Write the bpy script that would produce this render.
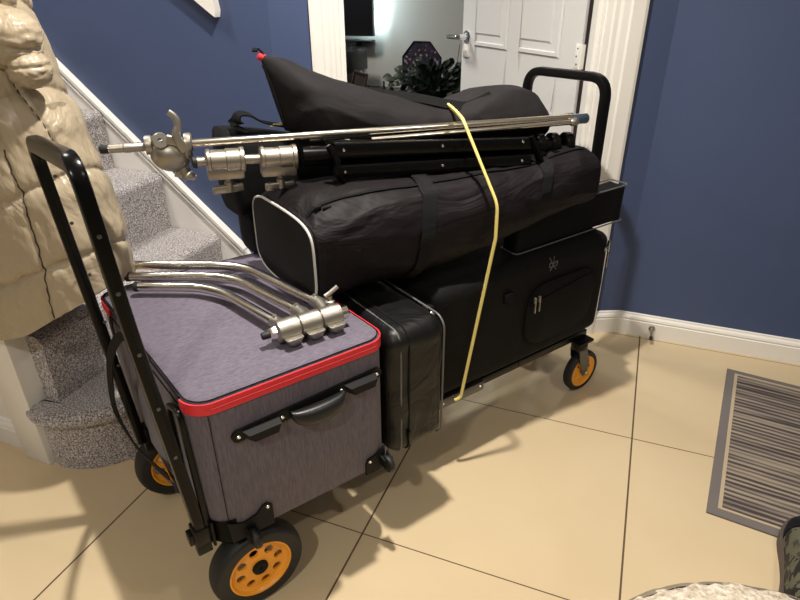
import bpy, bmesh, math, random
from mathutils import Vector, Matrix, noise
for o in list(bpy.data.objects): bpy.data.objects.remove(o)
SC = bpy.context.scene
COL = SC.collection
PI = math.pi
# ---------------------------------------------------------------- camera
cam_d = bpy.data.cameras.new('camera'); cam = bpy.data.objects.new('camera', cam_d); COL.objects.link(cam)
yaw, pitch, roll = -0.376, 0.4937, -0.006
fw = Vector((math.sin(yaw)*math.cos(pitch), math.cos(yaw)*math.cos(pitch), -math.sin(pitch)))
rt = Vector((math.cos(yaw), -math.sin(yaw), 0)); up = rt.cross(fw)
cr, sr = math.cos(roll), math.sin(roll)
r2 = cr*rt + sr*up; u2 = -sr*rt + cr*up
cam.matrix_world = Matrix(((r2.x, u2.x, -fw.x, -0.14417), (r2.y, u2.y, -fw.y, -1.6486), (r2.z, u2.z, -fw.z, 1.30481), (0, 0, 0, 1)))
cam_d.sensor_width = 36; cam_d.lens = 27.04; cam_d.clip_start = 0.02
SC.camera = cam
# ---------------------------------------------------------------- light and exposure
W = bpy.data.worlds.new('world'); SC.world = W; W.use_nodes = True
W.node_tree.nodes['Background'].inputs[0].default_value = (1.0, 0.95, 0.88, 1)
W.node_tree.nodes['Background'].inputs[1].default_value = 0.13
SC.view_settings.view_transform = 'Standard'; SC.view_settings.look = 'None'
SC.view_settings.gamma = 1; SC.view_settings.exposure = 0.0; SC.view_settings.use_curve_mapping = False
def downlight(x, y, z, power, size=0.07, col=(1.0, 0.935, 0.85), spread=150):
    d = bpy.data.lights.new('downlight', 'AREA'); d.shape = 'DISK'; d.size = size; d.energy = power; d.color = col; d.spread = math.radians(spread)
    o = bpy.data.objects.new('downlight', d); COL.objects.link(o); o.location = (x, y, z); return o
downlight(-0.50, -2.45, 2.36, 20, 0.10)
downlight(-0.62, -0.48, 2.36, 38, 0.07)
downlight(0.85, -1.0, 2.36, 8, 0.10)
downlight(-2.0, -2.0, 2.36, 3, 0.12)
downlight(-2.1, -0.35, 2.36, 12, 0.25, (1.0, 0.96, 0.90))  # unseen lamp added over the stairs for the light falling from upstairs
downlight(-2.15, 1.20, 2.36, 30, 0.3, (1.0, 0.97, 0.92))
# ---------------------------------------------------------------- helpers
I4 = Matrix.Identity(4)
W1 = Vector((-0.80911, -0.91723, 0)); TH = math.radians(57)
CART = Matrix.Translation(W1) @ Matrix.Rotation(TH, 4, 'Z')
def fin(bm, angle=0.62):
    bmesh.ops.recalc_face_normals(bm, faces=bm.faces)
    for f in bm.faces: f.smooth = True
    for e in bm.edges:
        if len(e.link_faces) == 2 and e.calc_face_angle(0) > angle: e.smooth = False
def obj(name, bm, mat, parent=None, frame=CART, angle=0.62, label=None, cat=None, group=None, kind=None):
    """bm is in FRAME coordinates; links one mesh object."""
    fin(bm, angle)
    bm.transform(frame)
    if parent is None:
        xs = [v.co for v in bm.verts]
        c = Vector(((min(p.x for p in xs)+max(p.x for p in xs))/2, (min(p.y for p in xs)+max(p.y for p in xs))/2, min(p.z for p in xs)))
        M = Matrix.Translation(c)
        if frame is CART: M = M @ Matrix.Rotation(TH, 4, 'Z')
    else: M = WM[parent.name]
    bm.transform(M.inverted())
    me = bpy.data.meshes.new(name); bm.to_mesh(me); bm.free()
    if mat is not None:
        for m in (mat if isinstance(mat, (list, tuple)) else [mat]): me.materials.append(m)
    o = bpy.data.objects.new(name, me); COL.objects.link(o)
    if parent is None: o.matrix_world = M; WM[o.name] = M
    else: o.parent = parent; WM[o.name] = M
    if label: o['label'] = label
    if cat: o['category'] = cat
    if group: o['group'] = group
    if kind: o['kind'] = kind
    return o
WM = {}
def thing(name, label, cat, loc, frame=CART, group=None):
    o = bpy.data.objects.new(name, None); COL.objects.link(o); o.empty_display_size = 0.05
    M = frame @ Matrix.Translation(Vector(loc)); o.matrix_world = M; WM[o.name] = M
    o['label'] = label; o['category'] = cat
    if group: o['group'] = group
    return o
def box(bm, x0, x1, y0, y1, z0, z1, bev=0.0, seg=2, M=None):
    r = bmesh.ops.create_cube(bm, size=1)
    vs = r['verts']
    for v in vs: v.co = Vector(((x0+x1)/2+v.co.x*(x1-x0), (y0+y1)/2+v.co.y*(y1-y0), (z0+z1)/2+v.co.z*(z1-z0)))
    if bev > 0:
        es = list({e for v in vs for e in v.link_edges})
        q = bmesh.ops.bevel(bm, geom=es, offset=bev, segments=seg, affect='EDGES', profile=0.5)
        vs = list({v for f in q['faces'] for v in f.verts} | {v for v in vs if v.is_valid})
    if M is not None:
        for v in vs: v.co = M @ v.co
    return bm
def B(*a, **k): return box(bmesh.new(), *a, **k)
def frames(pts):
    """rotation-minimising frames along a polyline"""
    n = len(pts); T = []
    for i in range(n):
        a = pts[max(i-1, 0)]; b = pts[min(i+1, n-1)]; T.append((b-a).normalized())
    ref = Vector((0, 0, 1)) if abs(T[0].z) < 0.9 else Vector((1, 0, 0))
    N = [(ref - T[0]*ref.dot(T[0])).normalized()]
    for i in range(1, n):
        v = N[-1] - T[i]*N[-1].dot(T[i])
        N.append(v.normalized() if v.length > 1e-6 else N[-1])
    return T, N
def sweep(bm, pts, prof, closed=False, cap=True, scale=None, up=None):
    """sweep a 2D profile [(n, b), ...] along pts"""
    pts = [Vector(p) for p in pts]
    T, N = frames(pts)
    if up is not None:
        N = [(Vector(up) - t*Vector(up).dot(t)).normalized() for t in T]
    if closed:
        n = len(pts)
        T = [(pts[(i+1) % n]-pts[i-1]).normalized() for i in range(n)]
        if up is not None: N = [(Vector(up) - t*Vector(up).dot(t)).normalized() for t in T]
    rings = []
    for i, p in enumerate(pts):
        b = T[i].cross(N[i]); s = scale[i] if scale else 1.0
        rings.append([bm.verts.new(p + N[i]*u*s + b*w*s) for u, w in prof])
    m = len(prof); k = len(rings)
    for i in range(k if closed else k-1):
        A = rings[i]; Bq = rings[(i+1) % k]
        for j in range(m):
            bm.faces.new((A[j], A[(j+1) % m], Bq[(j+1) % m], Bq[j]))
    if cap and not closed:
        bm.faces.new(rings[0]); bm.faces.new(rings[-1][::-1])
    return bm
def circ(r, n=12): return [(r*math.cos(2*PI*i/n), r*math.sin(2*PI*i/n)) for i in range(n)]
def rectp(a, b): return [(-a/2, -b/2), (a/2, -b/2), (a/2, b/2), (-a/2, b/2)]
def rrect(w, h, r, n=3):
    out = []
    for cx, cy, a0 in ((w/2-r, h/2-r, 0), (-w/2+r, h/2-r, PI/2), (-w/2+r, -h/2+r, PI), (w/2-r, -h/2+r, 1.5*PI)):
        for i in range(n+1):
            a = a0 + PI/2*i/n; out.append((cx+r*math.cos(a), cy+r*math.sin(a)))
    return out
def tube(bm, pts, r, n=12, scale=None, closed=False): return sweep(bm, pts, circ(r, n), scale=scale, closed=closed)
def cyl(bm, p, q, r, n=24, r2=None):
    return sweep(bm, [p, q], circ(r, n), scale=[1, (r2 or r)/r])
def smooth_path(pts, k=6):
    P = [Vector(p) for p in pts]; out = []
    for i in range(len(P)-1):
        p0 = P[max(i-1, 0)]; p1 = P[i]; p2 = P[i+1]; p3 = P[min(i+2, len(P)-1)]
        for j in range(k):
            t = j/k
            out.append(0.5*((2*p1)+(-p0+p2)*t+(2*p0-5*p1+4*p2-p3)*t*t+(-p0+3*p1-3*p2+p3)*t**3))
    out.append(P[-1]); return out
def corner_path(pts, r=0.05, n=6):
    """polyline with rounded corners"""
    P = [Vector(p) for p in pts]; out = [P[0]]
    for i in range(1, len(P)-1):
        a = (P[i-1]-P[i]); b = (P[i+1]-P[i]); rr = min(r, a.length*0.49, b.length*0.49)
        s = P[i]+a.normalized()*rr; e = P[i]+b.normalized()*rr
        for j in range(n+1):
            t = j/n; out.append(s*(1-t)**2 + P[i]*2*t*(1-t) + e*t*t)
    out.append(P[-1]); return out
def lathe(bm, prof, p, axis, n=32, ref=None):
    """prof [(r, h)], revolve about axis through p"""
    ax = Vector(axis).normalized(); ref = Vector((0, 0, 1)) if abs(ax.z) < 0.9 else Vector((1, 0, 0))
    e1 = (ref-ax*ref.dot(ax)).normalized(); e2 = ax.cross(e1); p = Vector(p)
    rings = []
    for r, h in prof:
        if r < 1e-6: rings.append([bm.verts.new(p+ax*h)])
        else: rings.append([bm.verts.new(p+ax*h+e1*r*math.cos(2*PI*i/n)+e2*r*math.sin(2*PI*i/n)) for i in range(n)])
    for A, Bq in zip(rings, rings[1:]):
        for i in range(n):
            j = (i+1) % n
            if len(A) == 1 and len(Bq) == 1: continue
            if len(A) == 1: bm.faces.new((A[0], Bq[j], Bq[i]))
            elif len(Bq) == 1: bm.faces.new((A[i], A[j], Bq[0]))
            else: bm.faces.new((A[i], A[j], Bq[j], Bq[i]))
    return bm
def prism(bm, poly, axis, h0, h1, origin=(0, 0, 0)):
    """poly of 2D points extruded; axis 'x': poly=(y,z); 'y': poly=(x,z); 'z': poly=(x,y)"""
    def P(u, w, h):
        return Vector({'x': (h, u, w), 'y': (u, h, w), 'z': (u, w, h)}[axis]) + Vector(origin)
    A = [bm.verts.new(P(u, w, h0)) for u, w in poly]; Bq = [bm.verts.new(P(u, w, h1)) for u, w in poly]
    bm.faces.new(A); bm.faces.new(Bq[::-1])
    for i in range(len(poly)):
        j = (i+1) % len(poly); bm.faces.new((A[i], Bq[i], Bq[j], A[j]))
    return bm
def superring(c, ey, ez, hw, hh, n, k, lo=None):
    """superellipse ring in plane spanned by ey, ez"""
    out = []
    for i in range(n):
        t = 2*PI*i/n; cs, sn = math.cos(t), math.sin(t)
        x = math.copysign(abs(cs)**(2/k), cs)*hw; y = math.copysign(abs(sn)**(2/k), sn)*hh
        out.append(c+ey*x+ez*y)
    return out
def loft(bm, rings, cap=True):
    R = [[bm.verts.new(p) for p in r] for r in rings]
    n = len(R[0])
    for A, Bq in zip(R, R[1:]):
        for i in range(n):
            j = (i+1) % n; bm.faces.new((A[i], A[j], Bq[j], Bq[i]))
    if cap:
        for r in (R[0], R[-1]):
            c = sum((v.co for v in r), Vector())/n; cv = bm.verts.new(c)
            for i in range(n): bm.faces.new((r[i], r[(i+1) % n], cv))
    return bm
def fbm(p, s, o=3):
    v = 0; a = 1
    for i in range(o): v += a*noise.noise(Vector(p)*s); s *= 2.1; a *= 0.5
    return v
def wrinkle(p, amp, s=9.0, dirn=(1, 0.3, 0.6), seed=0.0):
    q = Vector(p) + Vector((seed, seed*1.7, seed*0.3))
    d = Vector(dirn).normalized()
    w = noise.noise(q*s*0.5)*0.8
    r = 1-abs(noise.noise(Vector((q.dot(d)*s*0.35, w+q.z*s*1.2, q.y*s*0.9)))*2.0)
    return amp*(0.6*fbm(q, s*0.6, 3) + 0.7*(max(r, 0)**3-0.3))
def bag(bm, secs, n=56, steps=60, amp=0.006, s=9, seed=0, k=3.2, endr=0.0, dirn=(1, .3, .6), square=False, lean=0.0):
    """soft bag: secs = (a, b, z, hw, hh[, k]) interpolated smoothly; ends closed, rounded by endr"""
    P = [Vector(q[:3]) for q in secs]; m = len(secs)
    def interp(t):
        i = min(int(t), m-2); f = t-i; f = f
        def cr(j):
            g = lambda q: (list(secs[max(0, min(m-1, q))])+[k])[:6]
            p0, p1, p2, p3 = g(i-1)[j], g(i)[j], g(i+1)[j], g(i+2)[j]
            return 0.5*((2*p1)+(-p0+p2)*f+(2*p0-5*p1+4*p2-p3)*f*f+(-p0+3*p1-3*p2+p3)*f**3)
        return [cr(j) for j in range(6)]
    rings = []
    axis = (P[-1]-P[0]); axis.z = 0; axis.normalize()
    ey = Vector((0, 1, 0)) if square else Vector((-axis.y, axis.x, 0)); ez = Vector((0, 0, 1))
    L = (P[-1]-P[0]).length
    for q in range(steps+1):
        t = q/steps*(m-1); c = interp(t)
        cc = Vector(c[:3]); d = min(q, steps-q)/steps*L
        f = 1.0
        if endr > 0 and d < endr: f = 1-(1-math.sqrt(max(0, 1-(1-d/endr)**2)))*0.45
        ring = superring(cc, ey, ez, c[3]*f, c[4]*f, n, c[5])
        if lean:
            ring = [p+Vector((-(p.z-cc.z)*lean*max(0.0, 1-q/steps*4.0), 0, 0)) for p in ring]
        out = []
        for p in ring:
            nrm = (p-cc).normalized(); e = min(1.0, d/0.03+0.15)
            out.append(p + nrm*wrinkle(p, amp, s, dirn, seed)*e)
        rings.append(out)
    loft(bm, rings); return rings
def subdivided_box(x0, x1, y0, y1, z0, z1, r, cell=0.012, bulge=0.0, amp=0.0, s=10, seed=0):
    """rounded box with dense skin: soft bags and cases"""
    bm = bmesh.new()
    hx, hy, hz = (x1-x0)/2, (y1-y0)/2, (z1-z0)/2; c = Vector(((x0+x1)/2, (y0+y1)/2, (z0+z1)/2))
    nx, ny, nz = [max(3, int(2*h/cell)) for h in (hx, hy, hz)]
    vd = {}
    def V(i, j, k):
        key = (i, j, k)
        if key in vd: return vd[key]
        p = Vector((hx*(2*i/nx-1), hy*(2*j/ny-1), hz*(2*k/nz-1)))
        q = Vector((max(-hx+r, min(hx-r, p.x)), max(-hy+r, min(hy-r, p.y)), max(-hz+r, min(hz-r, p.z))))
        d = p-q
        if d.length > 1e-9: p = q + d.normalized()*r
        u, v, w = p.x/hx, p.y/hy, p.z/hz
        nn = Vector((u*(abs(u) > 0.93), v*(abs(v) > 0.93), w*(abs(w) > 0.93)))
        if nn.length > 0: nn.normalize()
        fall = (1-min(1, abs(u))**2)*(abs(u) < 0.93) + (1-min(1, abs(v))**2)*(abs(v) < 0.93) + (1-min(1, abs(w))**2)*(abs(w) < 0.93)
        p += nn*(bulge*min(1, fall)) + (p.normalized() if amp else Vector())*(wrinkle(p, amp, s, (1, .3, .6), seed) if amp else 0)
        vd[key] = bm.verts.new(c+p); return vd[key]
    for i in range(nx):
        for j in range(ny):
            bm.faces.new((V(i, j, 0), V(i, j+1, 0), V(i+1, j+1, 0), V(i+1, j, 0)))
            bm.faces.new((V(i, j, nz), V(i+1, j, nz), V(i+1, j+1, nz), V(i, j+1, nz)))
    for i in range(nx):
        for k in range(nz):
            bm.faces.new((V(i, 0, k), V(i+1, 0, k), V(i+1, 0, k+1), V(i, 0, k+1)))
            bm.faces.new((V(i, ny, k), V(i, ny, k+1), V(i+1, ny, k+1), V(i+1, ny, k)))
    for j in range(ny):
        for k in range(nz):
            bm.faces.new((V(0, j, k), V(0, j, k+1), V(0, j+1, k+1), V(0, j+1, k)))
            bm.faces.new((V(nx, j, k), V(nx, j+1, k), V(nx, j+1, k+1), V(nx, j, k+1)))
    return bm
def boolean_cut(bm, cutters):
    """subtract cutter bmeshes, returns a new bmesh"""
    a = bpy.data.meshes.new('t'); fin(bm); bm.to_mesh(a); bm.free(); oa = bpy.data.objects.new('t', a); COL.objects.link(oa)
    b = bpy.data.meshes.new('t2'); fin(cutters); cutters.to_mesh(b); cutters.free(); ob = bpy.data.objects.new('t2', b); COL.objects.link(ob)
    m = oa.modifiers.new('b', 'BOOLEAN'); m.object = ob; m.operation = 'DIFFERENCE'; m.solver = 'EXACT'
    dg = bpy.context.evaluated_depsgraph_get(); me = bpy.data.meshes.new_from_object(oa.evaluated_get(dg))
    out = bmesh.new(); out.from_mesh(me)
    for o in (oa, ob): bpy.data.objects.remove(o)
    for x in (a, b, me): bpy.data.meshes.remove(x)
    return out
# ---------------------------------------------------------------- materials
def srgb(r, g, b):
    f = lambda c: (c/255/12.92) if c/255 <= 0.04045 else ((c/255+0.055)/1.055)**2.4
    return (f(r), f(g), f(b), 1)
def lin(r, g=None, b=None): return (r, r if g is None else g, r if b is None else b, 1)
def mat(name, col, rough=0.5, metal=0.0, bump=None, vary=None, spec=0.5, sheen=0.0, coat=0.0, fold=None):
    """bump=(scale, strength, distance[, stretch]); vary=(scale, amount[, stretch])"""
    m = bpy.data.materials.new(name); m.use_nodes = True; nt = m.node_tree; N = nt.nodes; L = nt.links
    p = N['Principled BSDF']; p.inputs['Base Color'].default_value = col; p.inputs['Roughness'].default_value = rough
    p.inputs['Metallic'].default_value = metal; p.inputs['Specular IOR Level'].default_value = spec
    if sheen: p.inputs['Sheen Weight'].default_value = sheen; p.inputs['Sheen Roughness'].default_value = 0.5
    if coat: p.inputs['Coat Weight'].default_value = coat; p.inputs['Coat Roughness'].default_value = 0.1
    tc = N.new('ShaderNodeTexCoord')
    def nz(scale, stretch=None, det=4):
        t = N.new('ShaderNodeTexNoise'); t.inputs['Scale'].default_value = scale; t.inputs['Detail'].default_value = det
        if stretch:
            mp = N.new('ShaderNodeMapping'); mp.inputs['Scale'].default_value = stretch
            L.new(tc.outputs['Object'], mp.inputs[0]); L.new(mp.outputs[0], t.inputs['Vector'])
        else: L.new(tc.outputs['Object'], t.inputs['Vector'])
        return t
    if vary:
        t = nz(vary[0], vary[2] if len(vary) > 2 else None)
        mr = N.new('ShaderNodeMapRange'); mr.inputs[1].default_value = 0.3; mr.inputs[2].default_value = 0.7
        mr.inputs[3].default_value = 1-vary[1]; mr.inputs[4].default_value = 1+vary[1]; L.new(t.outputs['Fac'], mr.inputs[0])
        mx = N.new('ShaderNodeVectorMath'); mx.operation = 'SCALE'; mx.inputs[0].default_value = col[:3]; L.new(mr.outputs[0], mx.inputs['Scale'])
        L.new(mx.outputs[0], p.inputs['Base Color'])
    if bump:
        t = nz(bump[0], bump[3] if len(bump) > 3 else None)
        bp = N.new('ShaderNodeBump'); bp.inputs['Strength'].default_value = bump[1]; bp.inputs['Distance'].default_value = bump[2]
        L.new(t.outputs['Fac'], bp.inputs['Height']); L.new(bp.outputs[0], p.inputs['Normal'])
        if fold:
            t2 = nz(fold[0], fold[2] if len(fold) > 2 else None, 3); t2.inputs['Distortion'].default_value = 1.3
            rg = N.new('ShaderNodeMapRange'); rg.inputs[1].default_value = 0.35; rg.inputs[2].default_value = 0.65; L.new(t2.outputs['Fac'], rg.inputs[0])
            b2 = N.new('ShaderNodeBump'); b2.inputs['Strength'].default_value = 1.0; b2.inputs['Distance'].default_value = fold[1]
            L.new(rg.outputs[0], b2.inputs['Height']); L.new(b2.outputs[0], bp.inputs['Normal'])
    return m
M = {}
M['navy'] = mat('navy_paint', srgb(67, 81, 116), 0.55, bump=(160, 0.12, 0.002), vary=(3, 0.03))
M['white'] = mat('white_gloss_paint', srgb(242, 239, 232), 0.35, bump=(60, 0.05, 0.001))
M['door'] = mat('door_paint', srgb(226, 225, 222), 0.4, bump=(90, 0.25, 0.001, (1, 1, 0.08)))
M['stair_white'] = mat('stair_paint', srgb(238, 236, 231), 0.4, bump=(60, 0.05, 0.001))
M['ceil'] = mat('ceiling_paint', srgb(235, 230, 220), 0.8)
M['room'] = mat('room_wall_paint', srgb(168, 167, 160), 0.7, bump=(120, 0.1, 0.001))
M['room_floor'] = mat('room_carpet', srgb(110, 104, 98), 0.95, bump=(400, 0.5, 0.004))
M['dark_room'] = mat('black_plastic_matte', lin(0.006), 0.35)
M['blackmetal'] = mat('black_powder_coat', lin(0.003), 0.35, spec=0.22, bump=(500, 0.05, 0.0004))
M['blackgloss'] = mat('black_gloss_metal', lin(0.003), 0.22, spec=0.16)
M['plastic'] = mat('black_plastic', lin(0.005), 0.6, spec=0.2, bump=(300, 0.08, 0.0005))
M['rubber'] = mat('tyre_rubber', lin(0.008), 0.6, bump=(90, 0.2, 0.001))
M['grip'] = mat('moulded_grip', lin(0.010, 0.011, 0.011), 0.35, spec=0.35)
M['orange'] = mat('yellow_wheel_plastic', srgb(240, 160, 38), 0.35, vary=(14, 0.06))
M['chrome'] = mat('chrome', lin(0.75, 0.72, 0.66), 0.14, 1.0)
M['nickel'] = mat('satin_nickel', lin(0.42, 0.385, 0.325), 0.36, 1.0, bump=(200, 0.05, 0.0005))
M['castnickel'] = mat('cast_nickel', lin(0.42, 0.395, 0.34), 0.42, 1.0, bump=(60, 0.15, 0.001))
M['steel'] = mat('polished_steel_tube', lin(0.74, 0.70, 0.62), 0.2, 1.0)
M['blued'] = mat('blue_grey_sleeve', srgb(92, 112, 134), 0.3, 0.8)
M['rivet'] = mat('rivet', lin(0.7), 0.25, 1.0)
M['grey_mount'] = mat('caster_zinc', lin(0.11, 0.115, 0.12), 0.3, 0.9)
M['duffel'] = mat('black_nylon_brown_cast', lin(0.0066, 0.0046, 0.0056), 0.6, spec=0.2, fold=(6, 0.0045, (0.7, 1.3, 1.6)), bump=(700, 0.25, 0.0006))
M['duffel_end'] = mat('black_nylon_end', lin(0.005), 0.7, spec=0.25, bump=(600, 0.2, 0.0005))
M['duffel2'] = mat('charcoal_polyester', lin(0.0145, 0.0130, 0.0140), 0.75, spec=0.18, fold=(5, 0.003, (0.8, 1.3, 1.5)), bump=(700, 0.25, 0.0006))
M['blackcloth'] = mat('black_canvas', lin(0.004), 0.8, spec=0.2, fold=(6, 0.0015), bump=(500, 0.3, 0.0006))
M['blacknylon'] = mat('black_sheen_nylon', lin(0.004), 0.42, spec=0.35, fold=(8, 0.0022), bump=(800, 0.2, 0.0005))
M['web'] = mat('black_webbing', lin(0.005), 0.8, spec=0.15, bump=(220, 0.6, 0.001, (1, 6, 1)))
M['webgrey'] = mat('dark_grey_webbing', lin(0.014, 0.014, 0.015), 0.7, spec=0.3, bump=(260, 0.6, 0.001))
M['case_top'] = mat('heather_grey_fabric', srgb(97, 90, 104), 0.85, bump=(500, 0.4, 0.0008), vary=(300, 0.30, (0.25, 1.2, 1)), sheen=0.1)
M['case_side'] = mat('heather_grey_fabric_side', srgb(93, 86, 97), 0.85, bump=(500, 0.4, 0.0008), vary=(260, 0.24, (1, 1, 0.15)), sheen=0.1)
M['case_flap'] = mat('grey_lining_flap', srgb(128, 124, 140), 0.85, bump=(500, 0.4, 0.0008))  # the loose flap's own grey cloth
M['red'] = mat('red_zip_tape', srgb(218, 36, 50), 0.5, bump=(400, 0.4, 0.0008, (1, 1, 6)))
M['pink'] = mat('red_lining', srgb(196, 40, 52), 0.7)
M['piping'] = mat('reflective_piping', lin(0.55, 0.54, 0.51), 0.45)
M['piping_dk'] = mat('grey_piping', lin(0.11), 0.45)
M['cord'] = mat('yellow_cord', srgb(222, 205, 120), 0.5, bump=(300, 0.3, 0.0005))
M['jacket'] = mat('beige_satin_nylon', srgb(170, 156, 132), 0.36, bump=(90, 0.12, 0.002), fold=(10, 0.0045, (1, 1, 0.6)))
M['stitch'] = mat('dark_stitching', lin(0.03, 0.026, 0.02), 0.6)
M['leaf'] = mat('plant_leaf', lin(0.009, 0.016, 0.008), 0.5, spec=0.3, vary=(30, 0.3))
M['wood'] = mat('dark_wood', lin(0.03, 0.02, 0.014), 0.45, vary=(12, 0.3, (1, 8, 1)))
M['bowl_out'] = mat('grey_plush', srgb(150, 138, 122), 0.9, bump=(350, 0.6, 0.003))
M['handle'] = mat('door_chrome', lin(0.8), 0.12, 1.0)
M['gap'] = mat('dark_red_gap_shade', lin(0.02, 0.009, 0.01), 0.6)  # shade of the door's hinge gap, put into the colour
M['bottle'] = mat('dark_bottle_glass', lin(0.01, 0.012, 0.014), 0.15)
M['label'] = mat('pale_label', srgb(180, 178, 170), 0.6)

def node_mat(name):
    m = bpy.data.materials.new(name); m.use_nodes = True; return m, m.node_tree.nodes, m.node_tree.links, m.node_tree.nodes['Principled BSDF']
def math_n(N, L, op, a, b=None, c=None):
    n = N.new('ShaderNodeMath'); n.operation = op
    for i, x in enumerate((a, b, c)):
        if x is None: continue
        if isinstance(x, (int, float)): n.inputs[i].default_value = x
        else: L.new(x, n.inputs[i])
    return n.outputs[0]
def tile_floor():
    m, N, L, p = node_mat('polished_cream_tiles')
    tc = N.new('ShaderNodeTexCoord'); sp = N.new('ShaderNodeSeparateXYZ'); L.new(tc.outputs['Object'], sp.inputs[0])
    T = 0.65
    def line(o, w):
        f = math_n(N, L, 'DIVIDE', o, T); f = math_n(N, L, 'ADD', f, 100.5); f = math_n(N, L, 'FRACT', f); f = math_n(N, L, 'SUBTRACT', f, 0.5); f = math_n(N, L, 'ABSOLUTE', f)
        f = math_n(N, L, 'MULTIPLY', f, T)
        return math_n(N, L, 'LESS_THAN', f, w)
    g = math_n(N, L, 'MAXIMUM', line(sp.outputs[0], 0.0025), line(sp.outputs[1], 0.0016))
    nz = N.new('ShaderNodeTexNoise'); nz.inputs['Scale'].default_value = 2.2; nz.inputs['Detail'].default_value = 6; L.new(tc.outputs['Object'], nz.inputs['Vector'])
    rp = N.new('ShaderNodeValToRGB'); rp.color_ramp.elements[0].position = 0.3; rp.color_ramp.elements[1].position = 0.75
    rp.color_ramp.elements[0].color = srgb(204, 184, 149); rp.color_ramp.elements[1].color = srgb(213, 194, 159)
    L.new(nz.outputs['Fac'], rp.inputs[0])
    mx = N.new('ShaderNodeMix'); mx.data_type = 'RGBA'; L.new(g, mx.inputs['Factor']); L.new(rp.outputs[0], mx.inputs['A']); mx.inputs['B'].default_value = srgb(92, 72, 52)
    L.new(mx.outputs['Result'], p.inputs['Base Color'])
    p.inputs['Roughness'].default_value = 0.16
    r = math_n(N, L, 'MULTIPLY_ADD', g, 0.6, 0.16); L.new(r, p.inputs['Roughness'])
    bp = N.new('ShaderNodeBump'); bp.inputs['Distance'].default_value = 0.0008; bp.inputs['Strength'].default_value = 0.7; h = math_n(N, L, 'SUBTRACT', 1.0, g)
    L.new(h, bp.inputs['Height']); L.new(bp.outputs[0], p.inputs['Normal'])
    return m
M['tile'] = tile_floor()
def carpet():
    m, N, L, p = node_mat('speckled_grey_carpet')
    tc = N.new('ShaderNodeTexCoord')
    a = N.new('ShaderNodeTexNoise'); a.inputs['Scale'].default_value = 230; a.inputs['Detail'].default_value = 2; L.new(tc.outputs['Object'], a.inputs['Vector'])
    rp = N.new('ShaderNodeValToRGB'); e = rp.color_ramp.elements
    e[0].position = 0.34; e[0].color = srgb(84, 80, 82); e[1].position = 0.66; e[1].color = srgb(226, 220, 217)
    n = rp.color_ramp.elements.new(0.5); n.color = srgb(160, 154, 154)
    L.new(a.outputs['Fac'], rp.inputs[0]); L.new(rp.outputs[0], p.inputs['Base Color']); p.inputs['Roughness'].default_value = 0.95
    p.inputs['Sheen Weight'].default_value = 0.3
    bp = N.new('ShaderNodeBump'); bp.inputs['Distance'].default_value = 0.006; bp.inputs['Strength'].default_value = 0.7
    L.new(a.outputs['Fac'], bp.inputs['Height']); L.new(bp.outputs[0], p.inputs['Normal'])
    return m
M['carpet'] = carpet()
def striped():
    m, N, L, p = node_mat('striped_mat_pile')
    tc = N.new('ShaderNodeTexCoord'); sp = N.new('ShaderNodeSeparateXYZ'); L.new(tc.outputs['Object'], sp.inputs[0])
    cb = N.new('ShaderNodeCombineXYZ'); L.new(sp.outputs[1], cb.inputs[1])
    x = math_n(N, L, 'MULTIPLY', sp.outputs[0], 0.05); L.new(x, cb.inputs[0])
    a = N.new('ShaderNodeTexNoise'); a.inputs['Scale'].default_value = 62; a.inputs['Detail'].default_value = 1.5; L.new(cb.outputs[0], a.inputs['Vector'])
    w = N.new('ShaderNodeTexWave'); w.wave_type = 'BANDS'; w.bands_direction = 'Y'; w.inputs['Scale'].default_value = 17; w.inputs['Distortion'].default_value = 0.6; w.inputs['Detail'].default_value = 1; L.new(tc.outputs['Object'], w.inputs['Vector'])
    s = math_n(N, L, 'MULTIPLY_ADD', a.outputs['Fac'], 1.35, -0.35); s = math_n(N, L, 'MULTIPLY_ADD', w.outputs['Fac'], 0.42, s)
    rp = N.new('ShaderNodeValToRGB'); rp.color_ramp.interpolation = 'LINEAR'; e = rp.color_ramp.elements
    e[0].position = 0.30; e[0].color = srgb(66, 58, 58); e[1].position = 0.85; e[1].color = srgb(160, 147, 128)
    q = e.new(0.48); q.color = srgb(104, 96, 92); q = e.new(0.58); q.color = srgb(132, 120, 108)
    L.new(s, rp.inputs[0]); L.new(rp.outputs[0], p.inputs['Base Color']); p.inputs['Roughness'].default_value = 0.95
    f = N.new('ShaderNodeTexNoise'); f.inputs['Scale'].default_value = 500; L.new(tc.outputs['Object'], f.inputs['Vector'])
    bp = N.new('ShaderNodeBump'); bp.inputs['Distance'].default_value = 0.004; bp.inputs['Strength'].default_value = 0.6; L.new(f.outputs['Fac'], bp.inputs['Height']); L.new(bp.outputs[0], p.inputs['Normal'])
    return m
M['stripes'] = striped()
M['mat_border'] = mat('mat_grey_binding', srgb(112, 106, 104), 0.9, bump=(500, 0.6, 0.002))
M['mat_cream'] = mat('mat_cream_stripe', srgb(182, 166, 140), 0.95, bump=(500, 0.6, 0.002))
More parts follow.
